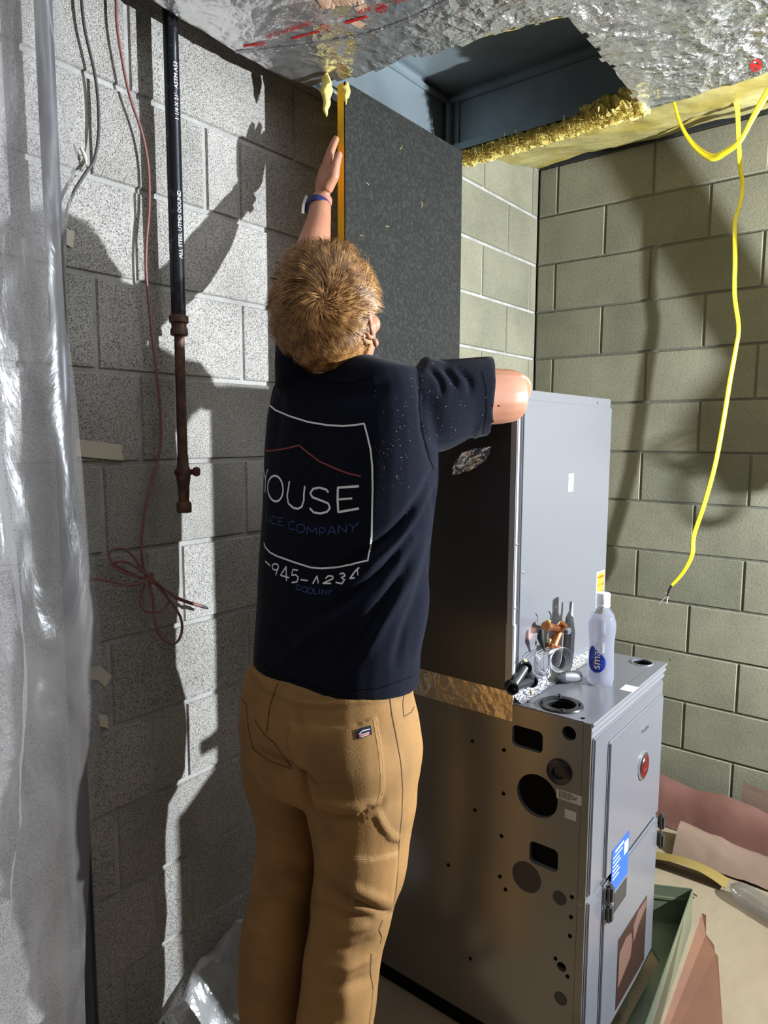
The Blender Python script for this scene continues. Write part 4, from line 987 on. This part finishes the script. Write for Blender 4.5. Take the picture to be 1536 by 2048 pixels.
# cloth folds: creases pressed into (or raised out of) the surface along traced lines
def crease(o, lines, facing=True):
    me = o.data; n = len(me.vertices); co = np.empty(n*3); me.vertices.foreach_get('co', co); co = co.reshape(-1, 3)
    no = np.empty(n*3); me.vertices.foreach_get('normal', no); no = no.reshape(-1, 3)
    v = co-np.array(CAM); A, B, C = np.array(ca), np.array(cb), np.array(cf); z = v@C; X = 768+F0*(v@A)/z; Y = 1024-F0*(v@B)/z
    vis = (np.einsum('ij,ij->i', v, no) < 0)
    disp = np.zeros(n)
    for pts, wd, dep in lines:
        P = np.array([(p[0], p[1]) for p in spline([(a, b, 0) for a, b in pts], 3)]); g = wd*3
        S_ = np.nonzero(vis & (X > P[:, 0].min()-g) & (X < P[:, 0].max()+g) & (Y > P[:, 1].min()-g) & (Y < P[:, 1].max()+g))[0]
        xx, yy = X[S_], Y[S_]; best = np.full(len(S_), 1e9); tt = np.zeros(len(S_))
        for i in range(len(P)-1):
            a, b = P[i], P[i+1]; d = b-a; L = d@d+1e-9; t = np.clip(((xx-a[0])*d[0]+(yy-a[1])*d[1])/L, 0, 1)
            dd = np.hypot(xx-a[0]-t*d[0], yy-a[1]-t*d[1]); k = dd < best; best[k] = dd[k]; tt[k] = (i+t[k])/(len(P)-1)
        disp[S_] += 1.35*dep*np.exp(-(best/wd)**2)*np.sin(np.pi*np.clip(tt*.9+.05, 0, 1))**.6
    disp *= vis
    co += no*disp[:, None]; me.vertices.foreach_set('co', co.ravel()); me.update()
def wob(o, amp, sc, zs=1.0):
    nn = [v.normal.copy() for v in o.data.vertices]
    for v, n_ in zip(o.data.vertices, nn):
        c = v.co; v.co = c+n_*(amp*noise.noise(Vector((c.x*sc, c.y*sc, c.z*sc*zs))))
wob(shirt, .0045, 9, .6); wob(pants, .006, 10, 1.2)
crease(shirt, [([(872, 930), (845, 990), (790, 1060), (735, 1105), (680, 1140)], 9, -.009), ([(880, 950), (850, 1030), (800, 1100), (740, 1165), (650, 1230)], 11, -.011), ([(872, 985), (845, 1080), (800, 1160), (740, 1250), (700, 1320)], 12, -.010),
    ([(876, 965), (848, 1010), (797, 1080), (740, 1130)], 8, .008), ([(868, 1010), (838, 1110), (790, 1200), (735, 1300)], 12, .008), ([(862, 1080), (845, 1170), (810, 1260), (790, 1330)], 10, -.007), ([(860, 1130), (850, 1220), (828, 1310)], 9, .005),
    ([(835, 745), (842, 800), (848, 870), (862, 925)], 5, -.005), ([(880, 900), (855, 870), (850, 850)], 8, -.004), ([(858, 735), (880, 760), (885, 790)], 6, -.005), ([(885, 735), (905, 755), (912, 775)], 6, -.005), ([(915, 738), (938, 760), (940, 785)], 6, -.004),
    ([(925, 905), (945, 880), (962, 850)], 7, .004), ([(560, 1330), (600, 1290), (680, 1230)], 16, .005), ([(520, 1220), (560, 1270), (640, 1330)], 16, -.005), ([(545, 760), (556, 820), (548, 900)], 14, -.004), ([(610, 760), (650, 790), (720, 790), (780, 760)], 16, -.004)])
crease(pants, [([(440+180/2.737, 1300+540/2.737), (560, 1520), (600, 1545), (640, 1570)], 6, -.012), ([(500, 1500), (540, 1535), (590, 1555)], 8, -.008), ([(602, 1545), (612, 1580), (622, 1620)], 6, -.014), ([(625, 1615), (680, 1635), (740, 1625), (765, 1605)], 8, -.009), ([(630, 1600), (700, 1615), (750, 1600)], 8, .006),
    ([(628, 1740), (690, 1790), (760, 1822), (785, 1820)], 7, -.008), ([(640, 1720), (700, 1770), (770, 1800)], 9, .006), ([(625, 1800), (670, 1822), (740, 1838)], 7, -.007), ([(640, 1850), (690, 1858), (740, 1850)], 10, .006), ([(650, 1888), (700, 1900), (745, 1880)], 9, -.006), ([(640, 1925), (690, 1932), (740, 1915)], 10, .006), ([(620, 1960), (680, 1970), (735, 1955)], 12, -.006),
    ([(515, 1700), (560, 1720), (610, 1735)], 12, -.006), ([(510, 1760), (560, 1755), (600, 1770)], 12, .007), ([(498, 1800), (540, 1812), (600, 1800)], 11, -.007), ([(488, 1850), (540, 1860), (600, 1850)], 14, .006), ([(480, 1920), (530, 1930), (590, 1925)], 14, -.005), ([(590, 1400), (600, 1460), (606, 1520)], 9, -.004), ([(700, 1900), (690, 1980), (690, 2040)], 18, .005)])
# pockets as raised patches of cloth
def raise_poly(o, poly, h, soft=2.5):
    me = o.data; P = np.array(poly, float)
    nn = [v.normal.copy() for v in me.vertices]
    for v, n_ in zip(me.vertices, nn):
        d = v.co-CAM
        if d.dot(n_) > 0: continue
        x, y = topx(v.co)
        if not (P[:, 0].min() < x < P[:, 0].max() and P[:, 1].min() < y < P[:, 1].max()): continue
        ins = False; dm = 1e9; j = len(P)-1
        for i in range(len(P)):
            xi, yi = P[i]; xj, yj = P[j]
            if (yi > y) != (yj > y) and x < (xj-xi)*(y-yi)/(yj-yi)+xi: ins = not ins
            L = (xj-xi)**2+(yj-yi)**2; t = max(0, min(1, ((x-xi)*(xj-xi)+(y-yi)*(yj-yi))/L)); dm = min(dm, math.hypot(x-xi-t*(xj-xi), y-yi-t*(yj-yi))); j = i
        if ins: v.co += n_*h*min(1, dm/soft)
def z6(pts): return [(440+x/2.737, 1300+y/2.737) for x, y in pts]
pock = z6([(375, 402), (480, 418), (640, 425), (760, 405), (850, 358), (865, 440), (885, 560), (895, 680), (895, 770), (870, 860), (800, 850), (760, 905), (500, 900), (490, 800), (420, 650), (365, 520)])
cargo = z6([(722, 1130), (840, 1140), (975, 1105), (968, 1200), (950, 1320), (945, 1430), (850, 1445), (710, 1420), (725, 1300), (718, 1200)])
raise_poly(pants, pock, .0035); raise_poly(pants, cargo, .0045)
raise_poly(pants, z6([(770, 905), (850, 860), (880, 880), (930, 980), (985, 1020), (980, 1060), (925, 1040), (880, 980), (845, 915), (775, 935)]), .005)
raise_poly(pants, z6([(880, 210), (935, 230), (935, 275), (840, 290), (560, 322), (420, 305), (250, 230), (160, 120), (150, 60), (250, 150), (420, 270), (560, 285), (840, 262)]), .003)
sm_ = pants.modifiers.new('s', 'SMOOTH'); sm_.iterations = 2; me_ = evalmesh(pants); pants.modifiers.clear(); pants.data = me_
shb, pnb, bdb = bvh(shirt), bvh(pants), bvh(bodym)
# trouser stitching
drape('dark_seam', [(z6(p), .0016) for p in ([(925, 232), (940, 350), (965, 480), (990, 620), (1000, 760), (995, 900), (980, 1060), (975, 1180), (965, 1300), (945, 1430)], [(890, 1475), (870, 1530), (885, 1570), (878, 1605)], [(828, 1660), (822, 1760), (838, 1860), (825, 1980), (815, 2048)],
    [(318, 180), (275, 300), (262, 400), (258, 455)], [(98, 215), (110, 255), (145, 300), (155, 420), (180, 540), (260, 600), (390, 650)], [(1005, 360), (1000, 300), (1005, 240), (1030, 200)], [(1062, 310), (1045, 340), (1005, 365)], [(190, 380), (240, 460), (300, 510), (390, 640)])], M['seam'], pnb, person, .0010, 4)
st_l = [[(375, 402), (480, 418), (640, 425), (760, 405), (850, 358)], [(378, 412), (480, 428), (640, 435), (760, 415), (850, 370)], [(850, 358), (865, 440), (885, 560), (895, 680), (895, 770), (870, 850)], [(838, 372), (850, 440), (870, 560), (880, 680), (880, 770), (858, 845)],
    [(375, 402), (365, 520), (420, 650)], [(560, 735), (680, 735), (780, 710), (890, 660)], [(722, 1130), (840, 1140), (975, 1105)], [(722, 1142), (840, 1152), (972, 1118)], [(722, 1130), (718, 1250), (725, 1330), (710, 1420)], [(735, 1140), (731, 1250), (738, 1330), (722, 1420)], [(710, 1420), (850, 1445), (945, 1430)],
    [(742, 940), (735, 1040), (722, 1130)], [(500, 905), (600, 935), (760, 930)], [(968, 400), (1020, 380), (1058, 340)], [(420, 305), (560, 322), (840, 290), (935, 272)], [(415, 278), (560, 292), (840, 266), (930, 246)], [(880, 880), (930, 980), (985, 1020)], [(770, 905), (775, 960)], [(762, 905), (765, 950)]]
drape('stitching', [(z6(p), .0011) for p in st_l], M['thread'], pnb, person, .0008, 4)
M['seam_dark'] = mat('seam shade', (.002, .002, .004), .95, spec=.05); M['patch'] = mat('navy label', (.008, .010, .03), .7); M['patch_red'] = mat('label red', (.5, .08, .06), .6)
def quad_on(tree, pts, m, nm, par, off):
    V = []; n = 10
    a, b, c, d = [Vector((x, y, 0)) for x, y in pts]
    for j in range(n+1):
        for i in range(n+1):
            q = a.lerp(b, i/n).lerp(d.lerp(c, i/n), j/n); dr = ray(q.x, q.y).normalized(); h = tree.ray_cast(CAM, dr); V.append(h[0]+h[1]*off if h[0] else CAM+dr)
    return obj(nm, V, [(j*(n+1)+i, j*(n+1)+i+1, (j+1)*(n+1)+i+1, (j+1)*(n+1)+i) for j in range(n) for i in range(n)], m, par)
lbp = quad_on(pnb, z6([(742, 438), (824, 410), (832, 460), (748, 490)]), M['patch'], 'pocket_label', person, .0016)
drape('label_lettering', [(z6([(760, 470), (815, 452)]), .0045)], M['patch_red'], pnb, lbp, .0026, 2)
drape('label_lettering', [(z6([(762, 458), (780, 440), (818, 430)]), .0018), (z6([(765, 464), (815, 448)]), .0012), (z6([(770, 474), (812, 460)]), .0012)], M['white_ink'], pnb, lbp, .0032, 2)
# shirt print
def z5(pts): return [(500+x/4.4536, 780+y/4.4536) for x, y in pts]
WH = [([(105, 228), (135, 195), (145, 110), (230, 180), (360, 235), (520, 285), (680, 312), (830, 322), (940, 312), (1018, 300), (1045, 400), (1075, 530), (1090, 680), (1093, 880), (1088, 1100), (1085, 1300), (1068, 1420), (1052, 1520), (900, 1555), (760, 1580), (640, 1588), (540, 1580), (400, 1535), (240, 1478), (180, 1445), (140, 1400), (128, 1360)], .0034),
    ([(127, 705), (140, 790), (163, 705)], .0032), ([(142, 790), (138, 915)], .0032), (arc(230, 878, 68, 115, 0, 360, 24, -4), .0042), ([(355, 812), (345, 880), (335, 940), (345, 1010), (390, 1050), (430, 1058), (465, 1040), (483, 980), (483, 930), (492, 855)], .0042),
    ([(702, 912), (680, 885), (620, 870), (565, 880), (540, 920), (560, 955), (640, 985), (700, 1010), (715, 1050), (690, 1085), (630, 1100), (570, 1090), (535, 1052)], .0042), ([(972, 857), (785, 870), (782, 980), (788, 1088), (972, 1055)], .0045), ([(790, 975), (912, 965)], .004),
    ([(140, 1525), (185, 1565)], .003), (arc(230, 1575, 28, 28), .003), ([(256, 1582), (232, 1650)], .003), ([(328, 1570), (275, 1650), (352, 1672)], .003), ([(325, 1575), (328, 1700)], .003), ([(430, 1605), (385, 1598), (375, 1650), (410, 1645), (435, 1670), (420, 1710), (375, 1715)], .003),
    ([(455, 1690), (518, 1698)], .003), ([(562, 1725), (600, 1655), (612, 1722)], .003), ([(675, 1680), (700, 1655), (738, 1658), (742, 1680), (650, 1722), (725, 1722)], .003), ([(800, 1640), (835, 1632), (850, 1655), (815, 1670), (845, 1690), (820, 1725), (765, 1712)], .003), ([(975, 1580), (940, 1612), (890, 1680), (935, 1672)], .003), ([(958, 1600), (962, 1650)], .0022)]
drape('white_shirt_print', [(z5(p), w_) for p, w_ in WH], M['white_ink'], shb, person, .0012, 3)
M['print_red'] = mat('faded red print', (.24, .035, .035), .7); M['print_blue'] = mat('dark blue print', (.035, .05, .20), .7)
drape('red_roof_print', [(z5([(128, 542), (220, 540), (330, 520), (440, 493), (520, 560), (620, 635), (740, 690), (880, 745), (988, 768)]), .0034)], M['print_red'], shb, person, .0012, 3)
BL = [[(150, 1095), (158, 1180)], [(178, 1120), (182, 1190)], [(232, 1135), (205, 1125), (192, 1160), (205, 1190), (235, 1195)], [(295, 1138), (252, 1140), (255, 1200), (297, 1208)], [(252, 1168), (288, 1172)], [(405, 1180), (375, 1165), (348, 1190), (350, 1225), (380, 1245), (405, 1240)], arc(455, 1232, 38, 38, 0, 360, 18),
    [(510, 1285), (515, 1215), (555, 1265), (592, 1225), (600, 1290)], [(622, 1295), (622, 1228), (665, 1228), (675, 1250), (660, 1268), (622, 1268)], [(695, 1290), (730, 1210), (768, 1288)], [(708, 1265), (752, 1262)], [(792, 1280), (790, 1205), (862, 1270), (860, 1195)], [(885, 1188), (920, 1225), (970, 1180)], [(920, 1225), (910, 1262)],
    [(455, 1750), (425, 1735), (410, 1755), (425, 1780), (455, 1775)], arc(490, 1775, 24, 24), arc(540, 1788, 24, 24), [(572, 1765), (575, 1812), (605, 1815)], [(622, 1772), (624, 1820)], [(645, 1825), (645, 1778), (685, 1820), (685, 1775)], [(735, 1790), (715, 1782), (705, 1800), (718, 1822)]]
for a_, b_ in ((0, 13), (13, 16), (16, 99)): drape('blue_shirt_print', [(z5(p), .0021) for p in BL[a_:b_]], M['print_blue'], shb, person, .0012, 3)
for ln_ in [([(832, 722), (840, 760), (838, 810), (846, 870), (860, 920), (868, 940)], .0016), ([(964, 742), (972, 775), (974, 820), (966, 868)], .0014), ([(508, 1312), (560, 1352), (660, 1384), (760, 1376), (830, 1350)], .0012), ([(598, 742), (640, 764), (700, 768), (748, 752)], .0014)]: drape('shirt_seam', [ln_], M['seam_dark'], shb, person, .0009, 4)
mb = MB()
for k in range(210):
    x = random.gauss(860, 60) if random.random() < .6 else random.uniform(750, 850); y = random.gauss(800, 55) if x > 820 else random.gauss(880, 60)
    d = ray(x, y).normalized(); h = shb.ray_cast(CAM, d)
    if h[0] is None: continue
    r = random.choice((.00022, .0003, .0004)); u = h[1].orthogonal().normalized(); v = h[1].cross(u); a = random.random()*3; L = random.choice((1, 1, 1.5, 3))
    u, v = u*math.cos(a)+v*math.sin(a), v*math.cos(a)-u*math.sin(a); c0 = h[0]+h[1]*.0009
    mb.add([c0+u*r*L, c0+v*r, c0-u*r*L, c0-v*r], [(0, 1, 2, 3)])
o = mb.build('dust_specks', M['white_ink'], person); tag(o, kind='stuff')
# watch on the left wrist
wa, wb_ = atd(633, 424, 1.812), atd(642, 398, 1.838); ax = (wb_-wa).normalized(); ctr = wa.lerp(wb_, .3)
wt = MB().lathe([(.030, -.009), (.0325, -.009), (.0325, .009), (.030, .009)], ctr, ax, 32).build('watch_strap', M['watch'], person, True)
fd = -rtL*.95+toL*.1; fd = (fd-ax*fd.dot(ax)).normalized(); sd = ax.cross(fd); q = ctr+fd*.030
MB().prism([q+sd*a*.014+ax*b*.016 for a, b in ((-1, -1), (1, -1), (1, 1), (-1, 1))], fd, .007).build('watch_case', M['chrome'], wt)
# hair: a cap of scalp cover plus several thousand locks flowing out from the crown
hm = MB(); V = []
whorl = (hc-CAM)                                                           # crown position on the back of the head
HC = hp(0, -.014, .010); RA = (.094, .104, .126)
dcr = ray(645, 600).normalized(); 
def on_scalp(dirv, sc=1.0):
    a = dirv.dot(hr)/RA[0], dirv.dot(hf)/RA[1], dirv.dot(hu)/RA[2]; k = 1/math.sqrt(sum(q*q for q in a)); return HC+dirv*k*sc
# intersect camera ray with the scalp for the crown
o_ = CAM-HC; A_ = [(o_.dot(e)/r, dcr.dot(e)/r) for e, r in zip(HX, RA)]
qa = sum(b*b for a, b in A_); qb = sum(a*b for a, b in A_); qc = sum(a*a for a, b in A_)-1; tw = (-qb-math.sqrt(max(0, qb*qb-qa*qc)))/qa
crown = (CAM+dcr*tw-HC).normalized()
def hairy(d):
    """is there hair on the scalp in this direction"""
    f, u, r = d.dot(hf), d.dot(hu), abs(d.dot(hr))
    if f > .62 and u < .55: return False
    if f > .25 and u < .10: return False
    if u < -.975: return False
    if r > .76 and u < -.08 and f > -.16: return False
    return True
K = 40; N = 28; ok = {}
for i in range(N+1):
    t = math.pi*i/N
    for k in range(K):
        a = 2*math.pi*k/K; d = (hr*math.sin(t)*math.cos(a)+hf*math.sin(t)*math.sin(a)+hu*math.cos(t)); ok[i, k] = hairy(d)
        V.append(on_scalp(d, (1.0 if ok[i, k] else .84)))
cap = obj('hair_cap', V, [(i*K+k, i*K+(k+1) % K, (i+1)*K+(k+1) % K, (i+1)*K+k) for i in range(N) for k in range(K) if ok[i, k] or ok[i+1, k] or ok[i, (k+1) % K]], M['hair'], None, True)
V = []; Fc = []
def lock(root, flow, L, w_, lift, seg=6):
    P = []; p = on_scalp(root, 1.0); d = flow.copy(); c = (p-HC).normalized()
    for i in range(seg+1):
        P.append(p); n = (p-HC).normalized(); d = (d-n*d.dot(n)).normalized()
        q = d+n*(lift*(1.1-.9*i/seg))+Vector([noise.noise(p*70+Vector((j*11, 0, 0))) for j in range(3)])*.28
        p = p+q.normalized()*L/seg
    b = len(V)
    for i, p in enumerate(P):
        t = (P[min(i+1, seg)]-P[max(i-1, 0)]).normalized(); n = (p-HC).normalized(); s = t.cross(n).normalized(); w2 = w_*(1-.85*i/seg)
        V.extend([p-s*w2, p+n*w2*.6, p+s*w2])
    for i in range(seg):
        a = b+i*3; Fc.append((a, a+1, a+4, a+3)); Fc.append((a+1, a+2, a+5, a+4))
cl = [Vector((random.gauss(0, 1), random.gauss(0, 1), random.gauss(0, 1))).normalized() for _ in range(420)]
cl = [c for c in cl if hairy(c)]; clj = {id(c): (random.gauss(0, .62), random.uniform(.65, 1.35), random.uniform(-.12, .30)) for c in cl}
for k in range(15000):
    c = random.choice(cl); root = (c+Vector((random.gauss(0, .085), random.gauss(0, .085), random.gauss(0, .085)))).normalized()
    if not hairy(root): continue
    away = (root-crown*root.dot(crown)); dist = away.length; away.normalize() if dist > 1e-4 else None
    sw = root.cross(away); ang_, ls, lf = clj[id(c)]
    near = math.exp(-(dist/.5)**2); fl = (away+sw*(.9*near+ang_+random.gauss(0, .15))).normalized()
    low = root.dot(hu) < -.35
    L = (.036 if not low else .020)*ls*random.uniform(.75, 1.2)
    if root.dot(hu) > .3 and root.dot(crown) < .75: L *= 1.35
    lock(root, fl, L, random.uniform(.0005, .0013), .34+lf if not low else .10)
hair = obj('hair', V, Fc, M['hair'], person, True)
# join the cap into the hair so it is one part
bm = bmesh.new(); bm.from_mesh(hair.data); bm.from_mesh(cap.data); bm.to_mesh(hair.data); bm.free(); bpy.data.objects.remove(cap)

# ------------------------------------------------------------------ work light out of frame, added shadow casters and fill bulb
wl_ = thing('work_light', 'bright white flood light on a tripod near the back wall', 'work light', (LP.x+.12, LP.y+.02, 0))
hd = Vector((-1, -.30, .10)).normalized()
MB().lathe([(.07, -.09), (.085, -.08), (.085, -.03), (.075, -.028)], LP, hd, 24).build('lamp_housing', M['black_plastic'], wl_, True)
MB().lathe([(.074, -.031), (.074, -.027)], LP, hd, 24).build('lamp_lens', M['white_paint'], wl_)
cT = LP-hd*.06; MB().tube([Vector((cT.x, cT.y, cT.z-.08)), Vector((cT.x, cT.y, .35))], .014, 12).build('pole', M['black_plastic'], wl_, True)
for k in range(3):
    a = k*2.094+.3; MB().tube([Vector((cT.x, cT.y, .62)), Vector((cT.x+.38*math.cos(a), cT.y+.38*math.sin(a), .012))], .011, 8).build('leg', M['black_plastic'], wl_, True)
hb = MB().prism([(-.33, 2.64, 1.02+H), (-.23, 2.64, 1.02+H), (.27, 2.64, .24+H), (.17, 2.64, .17+H)], (0, 1, 0), .02).build('shadow_caster_board', M['wood'])  # unseen board added to throw the diagonal shadow on the back wall
tag(hb, 'unseen diagonal board added before the back wall to cast a shadow', 'board')
hc_ = thing('shadow_caster_coil', 'unseen dark coil of cable added under the board to cast a shadow', 'cable', (.2, 2.64, .9+H-1))  # added out of view to throw the looped shadow below the board's
mb = MB(); mb.tube(spline([(.205, 2.65, .22+H), (.225, 2.65, .10+H), (.215, 2.65, -.02+H), (.20, 2.65, -.10+H)]), [.018+.03*math.sin(math.pi*i/18)**2 for i in range(19)], 12); mb.build('coil_bundle', M['black_rubber'], hc_, True)
for k in range(4):
    MB().tube(spline([(.20, 2.65, 0+H), (.10, 2.65, -.04-.01*k+H), (.03-.01*k, 2.65, -.05+.012*k+H), (.08, 2.65, -.03+.02*k+H), (.19, 2.65, .02+H)]), .003, 6).build('coil_loop', M['black_rubber'], hc_, True)
for k in range(3):
    MB().tube([Vector((.13+(.055+.006*k)*math.cos(a), 2.65, -.10+H+(.07+.008*k)*math.sin(a))) for a in [2*math.pi*j/28 for j in range(28)]], .003, 6, closed=True).build('coil_loop', M['black_rubber'], hc_, True)
bl_ = thing('fill_bulb', 'unseen bare warm bulb added behind the camera as fill', 'lamp', tuple(FILL_BULB+Vector((0, 0, .08))))
MB().lathe([(.018, .05), (.020, .09), (.012, .12)], FILL_BULB, n=16).build('fill_bulb_socket', M['black_plastic'], bl_, True)
MB().tube([FILL_BULB+Vector((0, 0, .11)), Vector((FILL_BULB.x, FILL_BULB.y, 2.74))], .004, 8).build('fill_bulb_cord', M['black_plastic'], bl_, True)
